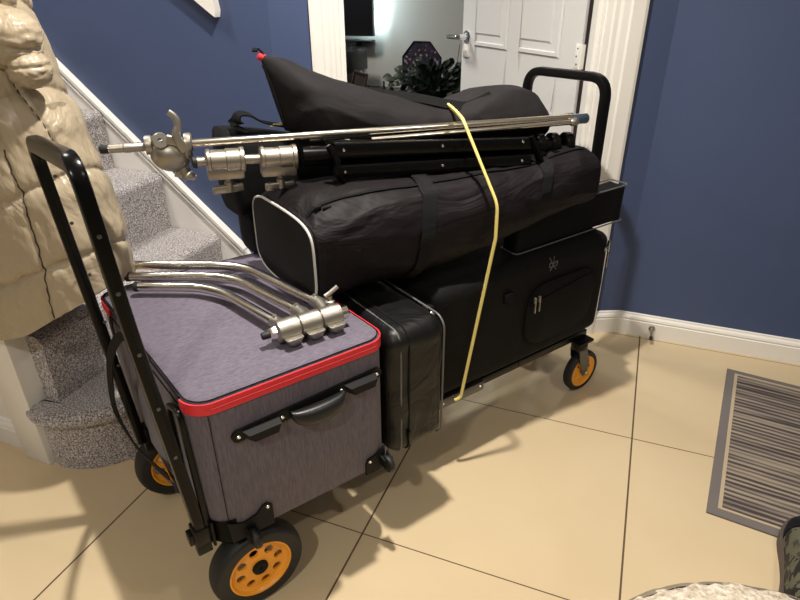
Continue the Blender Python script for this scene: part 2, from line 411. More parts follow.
def fleece():
    m, N, L, p = node_mat('cream_fleece')
    tc = N.new('ShaderNodeTexCoord'); a = N.new('ShaderNodeTexNoise'); a.inputs['Scale'].default_value = 70; a.inputs['Detail'].default_value = 5; L.new(tc.outputs['Object'], a.inputs['Vector'])
    rp = N.new('ShaderNodeValToRGB'); e = rp.color_ramp.elements; e[0].position = 0.3; e[0].color = srgb(190, 172, 146); e[1].position = 0.6; e[1].color = srgb(240, 230, 212)
    L.new(a.outputs['Fac'], rp.inputs[0]); L.new(rp.outputs[0], p.inputs['Base Color']); p.inputs['Roughness'].default_value = 0.95
    bp = N.new('ShaderNodeBump'); bp.inputs['Distance'].default_value = 0.02; bp.inputs['Strength'].default_value = 0.8; L.new(a.outputs['Fac'], bp.inputs['Height']); L.new(bp.outputs[0], p.inputs['Normal'])
    return m
M['fleece'] = fleece()
def camo():
    m, N, L, p = node_mat('camouflage_fabric')
    tc = N.new('ShaderNodeTexCoord'); a = N.new('ShaderNodeTexNoise'); a.inputs['Scale'].default_value = 26; a.inputs['Detail'].default_value = 2; a.inputs['Distortion'].default_value = 1.2; L.new(tc.outputs['Object'], a.inputs['Vector'])
    rp = N.new('ShaderNodeValToRGB'); rp.color_ramp.interpolation = 'CONSTANT'; e = rp.color_ramp.elements
    e[0].position = 0.0; e[0].color = srgb(26, 28, 26); e[1].position = 0.47; e[1].color = srgb(92, 92, 74); q = e.new(0.6); q.color = srgb(58, 60, 50)
    L.new(a.outputs['Fac'], rp.inputs[0]); L.new(rp.outputs[0], p.inputs['Base Color']); p.inputs['Roughness'].default_value = 0.7
    return m
M['camo'] = camo()
M['sole'] = mat('shoe_sole', srgb(86, 76, 68), 0.7)
M['toecap'] = mat('dark_navy_upper', lin(0.004, 0.005, 0.009), 0.6, spec=0.2)
def confetti():
    m, N, L, p = node_mat('multicolour_speckle_board')
    tc = N.new('ShaderNodeTexCoord'); v = N.new('ShaderNodeTexVoronoi'); v.inputs['Scale'].default_value = 85; L.new(tc.outputs['Object'], v.inputs['Vector'])
    rp = N.new('ShaderNodeValToRGB'); rp.color_ramp.interpolation = 'CONSTANT'; e = rp.color_ramp.elements
    e[0].position = 0; e[0].color = lin(0.008, 0.007, 0.010); e[1].position = 0.62; e[1].color = srgb(110, 24, 44)
    for ps, c in ((0.68, lin(0.02, 0.015, 0.03)), (0.82, srgb(120, 110, 120)), (0.90, srgb(40, 34, 60))):
        q = e.new(ps); q.color = c
    s = N.new('ShaderNodeSeparateColor'); L.new(v.outputs['Color'], s.inputs[0]); L.new(s.outputs[0], rp.inputs[0]); L.new(rp.outputs[0], p.inputs['Base Color'])
    return m
M['confetti'] = confetti()
def emit(name, col, st):
    m, N, L, p = node_mat(name); p.inputs['Base Color'].default_value = (0, 0, 0, 1); p.inputs['Emission Color'].default_value = col; p.inputs['Emission Strength'].default_value = st; return m
M['led'] = emit('backlight_led', (0.72, 0.93, 1.0, 1), 85)
def S(name, bm, m, angle=0.62): return obj(name, bm, m, None, I4, angle, kind='structure')
# ---------------------------------------------------------------- the setting
CR = Vector((-0.094, 0.681, 0)); ta = math.radians(25)
DD = Vector((-math.cos(ta), -math.sin(ta), 0)); DN = Vector((-math.sin(ta), math.cos(ta), 0))   # along door wall to the left; into the other room
DW = Matrix(((DD.x, DN.x, 0, CR.x), (DD.y, DN.y, 0, CR.y), (0, 0, 1, 0), (0, 0, 0, 1)))
WALLEND = 1.309
def SD(name, bm, m, angle=0.62):
    bm.transform(DW); bmesh.ops.recalc_face_normals(bm, faces=bm.faces); return obj(name, bm, m, None, I4, angle, kind='structure')
bm = bmesh.new(); box(bm, -4.2, 2.6, -4.2, 0.80, -0.05, 0.0)
fl = bpy.data.meshes.new('floor'); fin(bm); bm.to_mesh(fl); bm.free(); fl.materials.append(M['tile']); fo = bpy.data.objects.new('floor', fl); COL.objects.link(fo); fo['kind'] = 'structure'
P0 = CR + DD*WALLEND
bm = bmesh.new(); prism(bm, [(-3.2, 0.23), (P0.x, 0.23), (P0.x+DN.x*0.06, P0.y+DN.y*0.06), (CR.x+DN.x*0.06, CR.y+DN.y*0.06), (CR.x, 0.79), (1.6, 0.79), (1.6, 2.5), (-3.2, 2.5)], 'z', -0.04, 0.0015); S('floor_room', bm, M['room_floor'])
S('ceiling', B(-4.2, 2.6, -4.2, 2.9, 2.4, 2.46), M['ceil'])
S('wall_right', B(CR.x, 2.6, CR.y, CR.y+0.12, 0, 2.4), M['navy'])
P0 = CR + DD*WALLEND
S('wall_left', B(-4.2, P0.x, P0.y, P0.y+0.10, 0, 2.4), M['navy'])
# door wall in three pieces round the opening
O0, O1, WT = 0.215, 1.109, 0.11
bm = bmesh.new(); box(bm, 0, O0, 0, WT, 0, 2.4); box(bm, O1, WALLEND, 0, WT, 0, 2.4); box(bm, O0, O1, 0, WT, 2.07, 2.4)
SD('wall_back', bm, M['navy'])
# lining and architraves
bm = bmesh.new(); box(bm, O0, O0+0.028, 0, WT, 0, 2.07); box(bm, O1-0.028, O1, 0, WT, 0, 2.07); box(bm, O0, O1, 0, WT, 2.042, 2.07)
box(bm, O0+0.028, O0+0.04, 0.02, 0.065, 0, 2.042); box(bm, O1-0.034, O1-0.028, 0.02, 0.065, 0, 2.042)
SD('trim_1', bm, M['white'])
ARCH = [(0, 0), (0, 0.020), (0.006, 0.024), (0.030, 0.024), (0.034, 0.019), (0.046, 0.017), (0.052, 0.012), (0.060, 0.012), (0.064, 0.008), (0.074, 0.006), (0.076, 0)]
def arch(d_out, d_in):
    s = 1 if d_in > d_out else -1; k = abs(d_in-d_out)/0.076
    return prism(bmesh.new(), [(d_out+s*u*k, -w) for u, w in ARCH], 'z', 0, 2.12)
SD('trim_2', arch(0.106, O0+0.022), M['white'], 0.3)
SD('trim_3', arch(1.182, O1-0.020), M['white'], 0.3)
# skirting boards
SK = [(0, 0), (0.016, 0), (0.016, 0.064), (0.0135, 0.067), (0.0135, 0.070), (0.016, 0.074), (0.013, 0.082), (0.007, 0.088), (0.006, 0.094), (0, 0.096)]
bm = bmesh.new(); prism(bm, [(CR.y-u, w) for u, w in SK], 'x', CR.x-0.005, 2.6); S('baseboard_right', bm, M['white'], 0.3)
bm = bmesh.new(); prism(bm, [(-u, w) for u, w in SK], 'x', 0.0, 0.108); SD('baseboard_back', bm, M['white'], 0.3)
bm = bmesh.new(); prism(bm, [(-u, w) for u, w in SK], 'x', 1.18, WALLEND); SD('baseboard_corner', bm, M['white'], 0.3)
# open door leaf, in the other room
HG = CR + DD*0.262 + DN*0.112; la = math.radians(50)
LD = Vector((-math.sin(la), math.cos(la), 0)); LN = Vector((-LD.y, LD.x, 0))
if LN.y > 0: LN = -LN
LM = Matrix(((LD.x, LN.x, 0, HG.x), (LD.y, LN.y, 0, HG.y), (0, 0, 1, 0), (0, 0, 0, 1)))
LW = 0.735
def leaf():
    bm = bmesh.new()
    xs = [0, 0.110, 0.332, 0.415, 0.632, LW]; zs = [0.006, 0.22, 0.852, 1.040, 1.62, 1.72, 1.90, 1.99]
    pan = [(1, 1), (3, 1), (1, 3), (3, 3), (1, 5), (3, 5)]
    for side, y in ((1, 0.0), (-1, -0.036)):
        vs = [[bm.verts.new((x, y, z)) for z in zs] for x in xs]
        for i in range(len(xs)-1):
            for j in range(len(zs)-1):
                f = bm.faces.new((vs[i][j], vs[i+1][j], vs[i+1][j+1], vs[i][j+1]))
                if (i, j) in pan:
                    bmesh.ops.recalc_face_normals(bm, faces=[f])
                    if f.normal.y*side < 0: f.normal_flip()
                    for th, dp in ((0.005, 0.006), (0.012, 0.0), (0.006, -0.016), (0.004, 0.0), (0.026, 0.014)):
                        bmesh.ops.inset_region(bm, faces=[f], thickness=th, depth=dp, use_even_offset=True)
    box(bm, 0, LW, -0.0359, -0.0001, 0.006, 1.99)
    return bm
bm = leaf(); dl = obj('door_1', (bm.transform(LM), bm)[1], M['door'], None, I4, 0.2, kind='structure')
bm = bmesh.new()
lathe(bm, [(0, 0), (0.026, 0), (0.026, 0.006), (0.022, 0.009), (0.013, 0.010), (0.012, 0.045), (0, 0.048)], (LW-0.040, 0.001, 1.072), (0, 1, 0), 28)
sweep(bm, corner_path([(LW-0.040, 0.045, 1.072), (LW-0.030, 0.052, 1.072), (LW+0.0, 0.052, 1.071), (LW+0.040, 0.050, 1.070)], 0.01), circ(0.009, 12))
bm.transform(LM); obj('door_handle', bm, M['handle'], dl, I4)
bm = B(LW-0.060, LW-0.018, 0.0, 0.007, 0.990, 1.042, 0.003); lathe(bm, [(0, 0), (0.006, 0), (0.006, 0.004), (0, 0.004)], (LW-0.039, 0.006, 1.018), (0, 1, 0), 14); bm.transform(LM); obj('escutcheon', bm, M['white'], dl, I4)
bm = B(-0.016, -0.004, -0.034, -0.008, 0.005, 1.99); bm.transform(LM); obj('gap_shade_bar', bm, M['gap'], dl, I4)  # dark bar added in the hinge gap to paint its shade, no real part
for hz in (0.25, 1.055, 1.80):
    bm = bmesh.new(); cyl(bm, (-0.006, 0.005, hz-0.04), (-0.006, 0.005, hz+0.04), 0.0065, 12); box(bm, 0.0, 0.026, 0.0, 0.0025, hz-0.04, hz+0.04, 0.001); box(bm, -0.012, -0.006, -0.02, 0.004, hz-0.04, hz+0.04)
    bm.transform(LM); hg = obj('hinge', bm, M['white'], dl, I4)
    for dz in (-0.026, 0.0, 0.026):
        b2 = lathe(bmesh.new(), [(0, 0.0008), (0.003, 0.0006), (0.0034, 0), (0, 0)], (0.014+0.004*(dz == 0), 0.0026, hz+dz), (0, 1, 0), 10); b2.transform(LM); obj('screw', b2, M['grey_mount'], hg, I4)

# the room beyond
S('wall_room_back', B(-3.2, 1.6, 2.45, 2.55, 0, 2.4), M['room'])
S('wall_room_left', B(-3.3, -3.2, 0.22, 2.45, 0, 2.4), M['room'])
S('wall_room_right', B(1.6, 1.7, 0.80, 2.45, 0, 2.4), M['room'])
# ---------------------------------------------------------------- stairs
RS = 0.217; GO = 0.226; N0 = -1.38
SY0, SY1 = -0.705, P0.y-0.022
def nosed(bm, x0, x1, y0, y1, z0, z1):
    """step block: rounded nosing towards +x"""
    prof = [(x0, z0), (x1-0.006, z0), (x1-0.004, z1-0.052)]
    for i in range(7):
        a = PI/2*i/6; prof.append((x1-0.024+0.024*math.cos(a), z1-0.026+0.026*math.sin(a)))
    prof.append((x0, z1)); n = 14
    prism(bm, prof, 'y', y0, y1); return bm
bm = bmesh.new()
for k in range(1, 9):
    nose = -1.375 - GO*k + 0.02
    nosed(bm, nose-GO-0.06, nose, SY0, SY1, 0, RS*(k+1))
# bottom bullnose step as a curved solid
plan = smooth_path([(-1.66, -0.70), (-1.655, -0.735), (-1.60, -0.752), (-1.53, -0.735), (-1.465, -0.690), (-1.42, -0.625), (-1.39, -0.5), (-1.375, -0.3), (-1.37, 0.0), (-1.37, SY1)], 6)
def bull(z, off):
    out = []
    for i, p in enumerate(plan):
        a = plan[max(i-1, 0)]; b = plan[min(i+1, len(plan)-1)]; t = Vector((b.x-a.x, b.y-a.y, 0)).normalized(); nrm = Vector((t.y, -t.x, 0))
        out.append(Vector((p.x, p.y, z))+nrm*off)
    return out
plan = [Vector((p[0], p[1], 0)) for p in plan]
rows = [bull(0, -0.0), bull(0.13, 0.0), bull(RS-0.052, 0.002)] + [bull(RS-0.026-0.026*math.cos(PI*i/6), 0.004+0.024*math.sin(PI*i/6)) for i in range(7)] + [bull(RS, -0.03)]
V_ = [[bm.verts.new(p) for p in r] for r in rows]
for A, Bq in zip(V_, V_[1:]):
    for i in range(len(A)-1): bm.faces.new((A[i], A[i+1], Bq[i+1], Bq[i]))
bm.faces.new(V_[-1] + [bm.verts.new((-1.75, SY1, RS)), bm.verts.new((-1.75, -0.68, RS))])
S('stair_carpet', bm, M['carpet'], 0.7)
# wall string with moulded top
def zs_(x): return 0.378+0.875*(-1.477-x)
def string_board(y0, y1, xa, xb, low, thick):
    bm = bmesh.new(); prism(bm, [(xa, max(0, zs_(xa)-low)), (xa, zs_(xa)), (xb, zs_(xb)), (xb, zs_(xb)-low)], 'y', y0, y1); return bm
bm = bmesh.new(); prism(bm, [(-1.30, 0), (-1.30, 0.096), (-1.475, 0.383), (-3.4, zs_(-3.4)), (-3.4, zs_(-3.4)-0.45), (-1.9, 0)], 'y', P0.y-0.020, P0.y)
for o0, o1, t in ((-0.030, -0.024, 0.027), (-0.006, 0.008, 0.03)):
    prism(bm, [(-1.475, 0.383+o0), (-1.475, 0.383+o1), (-3.4, zs_(-3.4)+o1), (-3.4, zs_(-3.4)+o0)], 'y', P0.y-t, P0.y)
S('trim_5', bm, M['stair_white'])
# outer string, panel under the stair and its skirting
bm = bmesh.new(); prism(bm, [(-1.70, 0.16), (-1.70, 0.46), (-3.6, 0.46+0.905*1.9), (-3.6, 0.16+0.905*1.9)], 'y', -0.735, -0.700); S('trim_6', bm, M['stair_white'])
bm = bmesh.new(); prism(bm, [(-1.70, 0.0), (-1.70, 0.2), (-3.6, 1.9), (-3.6, 0)], 'y', -0.722, -0.705); S('wall_stair', bm, M['stair_white'])
bm = bmesh.new(); prism(bm, [(-0.722-u, w) for u, w in SK], 'x', -3.6, -1.745); S('baseboard_left', bm, M['stair_white'], 0.3)
# newel post
bm = bmesh.new(); box(bm, -1.748, -1.641, -0.762, -0.672, 0, 1.17, 0.004); box(bm, -1.758, -1.631, -0.772, -0.662, 1.17, 1.20, 0.008)
S('trim_7', bm, M['stair_white'])
# ---------------------------------------------------------------- things in the hall
t = thing('door_stop', 'small brown metal door stop screwed to the white skirting under the navy wall', 'door stop', (0.038, CR.y-0.016, 0.02), I4)
obj('spindle', lathe(bmesh.new(), [(0, 0), (0.0125, 0), (0.0125, 0.006), (0.006, 0.010), (0.005, 0.012), (0.005, 0.052), (0, 0.052)], (0.038, CR.y-0.0155, 0.046), (0, -1, -0.25), 16), M['castnickel'], t, I4)
obj('buffer', lathe(bmesh.new(), [(0, 0), (0.006, 0), (0.007, 0.003), (0.007, 0.012), (0.005, 0.015), (0, 0.015)], (0.038, CR.y-0.066, 0.0335), (0, -1, -0.25), 16), M['rubber'], t, I4)
# striped mat
MM = Matrix.Translation((0.204, -0.246, 0)) @ Matrix.Rotation(math.radians(-8), 4, 'Z')
t = thing('door_mat', 'striped grey and cream mat with grey bound edge on the tiles', 'mat', (0.3, 0.39, 0), MM)
bm = bmesh.new(); box(bm, 0.030, 0.85, 0.030, 0.753, 0.001, 0.0075, 0.002); obj('pile', bm, M['stripes'], t, MM)
bm = bmesh.new()
for a in ((0, 0.88, 0, 0.026), (0, 0.88, 0.757, 0.783), (0, 0.026, 0.026, 0.757), (0.854, 0.88, 0.026, 0.757)): box(bm, a[0], a[1], a[2], a[3], 0.0005, 0.006)
obj('binding', bm, M['mat_border'], t, MM)
bm = bmesh.new()
for a in ((0.026, 0.854, 0.026, 0.034), (0.026, 0.854, 0.749, 0.757), (0.026, 0.036, 0.034, 0.749), (0.844, 0.854, 0.034, 0.749)): box(bm, a[0], a[1], a[2], a[3], 0.001, 0.0085)
obj('cream_line', bm, M['mat_cream'], t, MM)
# pet bed
t = thing('pet_bed', 'round pet bed with cream fleece rim and grey plush outside, beside the striped mat', 'pet bed', (0.326, -0.973, 0), I4)
bc = Vector((0.326, -0.973, 0)); BR = 0.44
def ringmesh(prof, amp=0.0, s=30):
    bm = bmesh.new(); n = 160; R = []
    for i in range(n):
        a = 2*PI*i/n; row = []
        for r, z in prof:
            p = bc+Vector((r*math.cos(a), r*math.sin(a), z)); k = amp*fbm(p, s, 3); row.append(bm.verts.new(p+Vector((math.cos(a)*k, math.sin(a)*k, k))))
        R.append(row)
    for i in range(n):
        A = R[i]; Bq = R[(i+1) % n]
        for j in range(len(prof)-1): bm.faces.new((A[j], Bq[j], Bq[j+1], A[j+1]))
    return bm
obj('outer_shell', ringmesh([(0.30, 0.0), (BR-0.03, 0.001), (BR, 0.03), (BR+0.004, 0.07), (BR-0.006, 0.10), (BR-0.022, 0.112)], 0.002), M['bowl_out'], t, I4)
fl_prof = [(BR-0.020, 0.100)] + [(BR-0.079+0.066*math.cos(PI*i/10), 0.098+0.030*math.sin(PI*i/10)) for i in range(11)] + [(BR-0.15, 0.05), (0.22, 0.03), (0.12, 0.032), (0.001, 0.03)]
obj('fleece_lining', ringmesh(fl_prof, 0.006, 38), M['fleece'], t, I4)
# camouflage shoe at the right edge
SM = Matrix.Translation((0.418, -0.375, 0)) @ Matrix.Rotation(math.radians(-12), 4, 'Z') @ Matrix.Diagonal((1.12, 1.12, 1.25, 1))
t = thing('shoe', 'camouflage shoe with dark toe standing by the mat corner', 'shoe', (0, 0, 0), SM)
def shoe_ring(y, w, zt, z0=0.022, n=20, off=0.0):
    return [Vector((off+w*math.copysign(abs(math.cos(a))**0.8, math.cos(a)), y, z0+(zt-z0)*max(0, math.sin(a))**0.7)) for a in [PI*i/(n-1) for i in range(n)]]
prof = [(-0.135, 0.030, 0.075), (-0.12, 0.038, 0.09), (-0.06, 0.041, 0.095), (0.0, 0.044, 0.092), (0.04, 0.049, 0.082), (0.065, 0.051, 0.072)]
bm = bmesh.new(); loft(bm, [shoe_ring(*q) for q in prof]); obj('upper', bm, M['camo'], t, SM)
bm = bmesh.new(); loft(bm, [shoe_ring(*q) for q in [(0.060, 0.052, 0.078), (0.085, 0.052, 0.072), (0.11, 0.047, 0.062), (0.13, 0.036, 0.05), (0.142, 0.018, 0.036)]]); obj('toe_cap', bm, M['toecap'], t, SM)
bm = bmesh.new()
out = [(0.035, -0.14), (0.045, -0.12), (0.044, -0.05), (0.050, 0.0), (0.056, 0.06), (0.054, 0.10), (0.042, 0.135), (0.02, 0.15), (-0.02, 0.15), (-0.042, 0.135), (-0.056, 0.10), (-0.058, 0.06), (-0.048, 0.0), (-0.043, -0.05), (-0.045, -0.12), (-0.035, -0.14)]
prism(bm, [(p.x, p.y) for p in smooth_path([(x, y, 0) for x, y in out+[out[0]]], 4)[:-1]], 'z', 0.0, 0.024); obj('sole', bm, M['sole'], t, SM)
bm = bmesh.new(); 
for k in range(5): sweep(bm, smooth_path([(-0.03, -0.035+k*0.018, 0.082), (0, -0.035+k*0.018, 0.098-k*0.002), (0.03, -0.03+k*0.018, 0.082)], 5), rectp(0.003, 0.006))
obj('lace', bm, M['stitch'], t, SM)
bm = bmesh.new(); sweep(bm, [(0, -0.02, 0.09), (0, -0.03, 0.2)], rectp(0.001, 0.001)); bm.free()
# wall sign over the stairs: only its lowest corner shows
bm = bmesh.new(); prism(bm, [(-1.461, 1.194), (-1.456, 1.215), (-1.482, 1.39), (-1.76, 1.46), (-1.70, 1.36)], 'y', P0.y-0.030, P0.y-0.001)
obj('wall_ornament', bm, M['white'], None, I4, label='white pointed wall decoration mounted on the navy wall above the stairs', cat='wall decoration')
#JACKET
t = thing('puffer_jacket', 'beige satin quilted puffer jacket hung over the white newel post', 'jacket', (-1.58, -0.66, 0.47), I4)
def zb(x, front):
    pts = [(-2.0, 0.47), (-1.60, 0.48), (-1.49, 0.52), (-1.30, 0.62), (-1.2, 0.70), (-1.0, 0.74)]
    for (a, za), (b, z2) in zip(pts, pts[1:]):
        if x <= b: return za+(z2-za)*(x-a)/(b-a)
    return 0.74
cx, cy = -1.598, -0.655
def jr(z):      # half widths against height
    K = [(0.45, 0.29, 0.13), (0.75, 0.302, 0.135), (0.85, 0.286, 0.135), (1.0, 0.246, 0.13), (1.12, 0.205, 0.12), (1.25, 0.185, 0.11), (1.40, 0.10, 0.08), (1.48, 0.03, 0.03)]
    for (a, r1, r2_), (b, r3, r4) in zip(K, K[1:]):
        if z <= b:
            f = max(0, (z-a)/(b-a)); f = f*f*(3-2*f); return r1+(r3-r1)*f, r2_+(r4-r2_)*f
    return 0.03, 0.03
def plk(z): return math.radians(-45-(0.92-z)*20)      # the placket seam's angle
def side(z): return math.radians(-16+(1.08-z)*70 if z > 0.88 else -2-(0.88-z)*14)
def jsurf(a, z, off=0.0):
    x0 = cx+0.33*math.cos(a); z0 = zb(x0, 1); rx, ry = jr(z); ca, sa = math.cos(a), math.sin(a)
    p = Vector((cx+rx*math.copysign(abs(ca)**0.85, ca), cy+ry*math.copysign(abs(sa)**0.85, sa), z)); nrm = Vector((ca/rx, sa/ry, 0)).normalized()
    s = (z-z0*0.80-0.055+0.012*math.sin(2.3*a+1.0)+0.006*noise.noise(Vector((a*5, 0, 2))))/0.178; ph = s-math.floor(s); k = 2*ph-1
    prof = 1-math.exp(-(1-abs(k))/0.11); puff = 0.014*prof+0.004
    for ac, w in ((plk(z), 0.045), (side(z), 0.04), (1.2, 0.06), (2.6, 0.06)):
        dd = (a-ac+PI) % (2*PI)-PI; puff -= 0.008*math.exp(-abs(dd/(w*0.40)))
    e = abs(k)**2
    puff += e*e*0.003*noise.noise(Vector((a*22, s*1.5, 3)))+0.0025*noise.noise(Vector((a*10+z*25, z*9-a*6, 1)))+0.004*noise.noise(Vector((a*3, z*6, 7)))
    puff += 0.0016*noise.noise(Vector((a*26+z*40, z*26-a*12, 4)))
    return p+nrm*(puff+off)
bm = bmesh.new(); NA, NT = 300, 230; rows = []
for q in range(NT+1):
    t_ = q/NT; row = []
    for i in range(NA):
        a = 2*PI*i/NA-PI; z0 = zb(cx+0.33*math.cos(a), 1); row.append(bm.verts.new(jsurf(a, z0+(1.47-z0)*t_)))
    rows.append(row)
for A, Bq in zip(rows, rows[1:]):
    for i in range(NA): bm.faces.new((A[i], A[(i+1) % NA], Bq[(i+1) % NA], Bq[i]))
inner = [bm.verts.new(v.co+(Vector((cx, cy, v.co.z))-v.co)*0.22+Vector((0, 0, 0.02))) for v in rows[0]]
for i in range(NA): bm.faces.new((rows[0][i], rows[0][(i+1) % NA], inner[(i+1) % NA], inner[i]))
inner2 = [bm.verts.new(v.co+Vector((0, 0, 0.4))) for v in inner]
for i in range(NA): bm.faces.new((inner[i], inner[(i+1) % NA], inner2[(i+1) % NA], inner2[i]))
jb = obj('body', bm, M['jacket'], t, I4, 2.0)
zr = [0.585+0.02*i for i in range(20)]
obj('placket_stitching', tube(bmesh.new(), [jsurf(plk(z)+0.006*math.sin(z*200), z, 0.002) for z in [0.575+0.008*i for i in range(52)]], 0.0016, 6), M['stitch'], t, I4)
obj('side_zip', tube(bmesh.new(), [jsurf(side(z), z, 0.002) for z in [0.90+0.01*i for i in range(22)]], 0.0022, 6), M['stitch'], t, I4)
bm = bmesh.new(); sweep(bm, [jsurf(side(0.90), 0.905, 0.004), jsurf(side(0.88), 0.87, 0.010)], rrect(0.007, 0.010, 0.002, 2)); obj('zip_pull', bm, M['plastic'], t, I4)
obj('hem_cord', tube(bmesh.new(), [jsurf(side(z), z, 0.003) for z in [0.69+0.01*i for i in range(12)]], 0.0014, 6), M['stitch'], t, I4)
obj('draw_cord', tube(bmesh.new(), smooth_path([jsurf(math.radians(-26), 1.17, 0.02), jsurf(math.radians(-34), 1.10, 0.012), jsurf(math.radians(-41), 1.05, 0.008), jsurf(math.radians(-46), 1.00, 0.008)], 6), 0.0018, 6), M['stitch'], t, I4)
obj('press_stud', lathe(bmesh.new(), [(0, 0.003), (0.005, 0.002), (0.006, 0), (0, 0)], jsurf(math.radians(-26), 0.79, 0.001), (0.7, -0.7, 0), 14), M['plastic'], t, I4)
def blob(bm, c, rad, amp=0.02, s=12, seams=((0, 0, 1, 0.0),)):
    r = bmesh.ops.create_icosphere(bm, subdivisions=5, radius=1)
    for v in r['verts']:
        d = v.co.copy(); p = Vector((d.x*rad[0], d.y*rad[1], d.z*rad[2])); k = 0
        for nx, ny, nz_, off in seams:
            k -= 0.10*math.exp(-((d.dot(Vector((nx, ny, nz_)).normalized())-off)/0.09)**2)
        k += 0.03*fbm(d+Vector(c), 1.6, 2)+0.06*noise.noise(Vector((d.x*3.5, d.y*3.5, d.z*6)))+0.02*noise.noise(d*9)
        v.co = Vector(c)+p*(1+k)
bm = bmesh.new()
blob(bm, (-1.385, -0.70, 1.200), (0.080, 0.065, 0.062), seams=((0.5, 0, 1, 0.1),))
blob(bm, (-1.425, -0.70, 1.275), (0.065, 0.07, 0.042), seams=((1, 0, 0.2, 0.2),))
blob(bm, (-1.338, -0.70, 1.140), (0.040, 0.045, 0.038), seams=((0, 0, 1, 0.2),))
obj('hood', bm, M['jacket'], t, I4, 2.0)
# ---------------------------------------------------------------- the trolley
cartw = thing('platform_trolley', 'black folding equipment trolley with yellow wheels carrying a stack of bags and cases', 'trolley', (0.55, 0.24, 0))
bm = bmesh.new()
for b0 in (0.118, 0.40): box(bm, -0.07, 1.290, b0-0.0125, b0+0.0125, 0.214, 0.240, 0.003)
for a0 in (-0.06, 0.30, 0.70, 1.22): box(bm, a0-0.015, a0+0.015, 0.118, 0.40, 0.214, 0.239, 0.003)
box(bm, 1.315, 1.345, 0.190, 0.53, 0.214, 0.239, 0.003)
for b0 in (0.25, 0.40): box(bm, 1.2, 1.33, b0-0.012, b0+0.012, 0.214, 0.238, 0.003)
obj('frame', bm, M['blackmetal'], cartw)
for b0 in (0.100, 0.40): obj('truss_bar', sweep(bmesh.new(), smooth_path([(0.05, b0, 0.150), (0.20, b0, 0.142), (0.32, b0, 0.165), (0.40, b0, 0.200), (0.46, b0, 0.222)], 6), rrect(0.026, 0.018, 0.004, 2), up=(0, 0, 1)), M['blackmetal'], cartw)
brk = obj('bracket', B(0.590, 0.79, 0.080, 0.106, 0.222, 0.254, 0.003), M['grey_mount'], cartw)
for a0 in (0.635, 0.70, 0.775): obj('bracket_rivet', lathe(bmesh.new(), [(0, 0), (0.004, 0), (0.003, 0.002), (0, 0.003)], (a0, 0.080, 0.240), (0, -1, 0), 12), M['rivet'], brk)
def handle(path, sec=(0.016, 0.027), r=0.045):
    bm = bmesh.new(); pts = corner_path(path, r, 8)
    return sweep(bm, pts, rrect(sec[0], sec[1], 0.0055, 2), up=(1, 0, 0))
h1 = obj('handle', handle([(-0.080, 0.015, 0.255), (-0.119, 0.015, 0.785), (-0.135, 0.015, 1.070), (-0.151, 0.405, 1.028), (-0.130, 0.405, 0.70), (-0.102, 0.405, 0.255)], (0.024, 0.031)), M['blackgloss'], cartw)
for b0, lo in ((0.015, -0.080), (0.405, -0.102)):
    for z0 in (0.5, 0.62, 0.74, 0.86, 0.96):
        a0 = lo-(0.119+lo)*(z0-0.255)/0.53 if z0 < 0.77 else -0.119-0.056*(z0-0.77)
        obj('locking_pin', lathe(bmesh.new(), [(0, 0), (0.0038, 0), (0.0038, 0.0012), (0, 0.0016)], (a0, b0-0.0152, z0), (0, -1, 0), 12), M['grey_mount'], h1)
h2 = obj('handle', handle([(1.332, 0.205, 0.215), (1.332, 0.205, 0.9), (1.332, 0.205, 1.038), (1.332, 0.520, 1.030), (1.332, 0.520, 0.9), (1.332, 0.520, 0.215)], (0.027, 0.027), 0.06), M['blackmetal'], cartw)
for b0 in (0.015, 0.41):
    bm = bmesh.new(); box(bm, -0.100, -0.064, b0-0.018, b0+0.018, 0.246, 0.294, 0.004)
    box(bm, -0.110, -0.095, b0-0.012, b0+0.012, 0.254, 0.284, 0.003); box(bm, -0.098, -0.066, b0-0.012, b0+0.012, 0.216, 0.250, 0.003); obj('hinge_bracket', bm, M['blackmetal'], cartw)
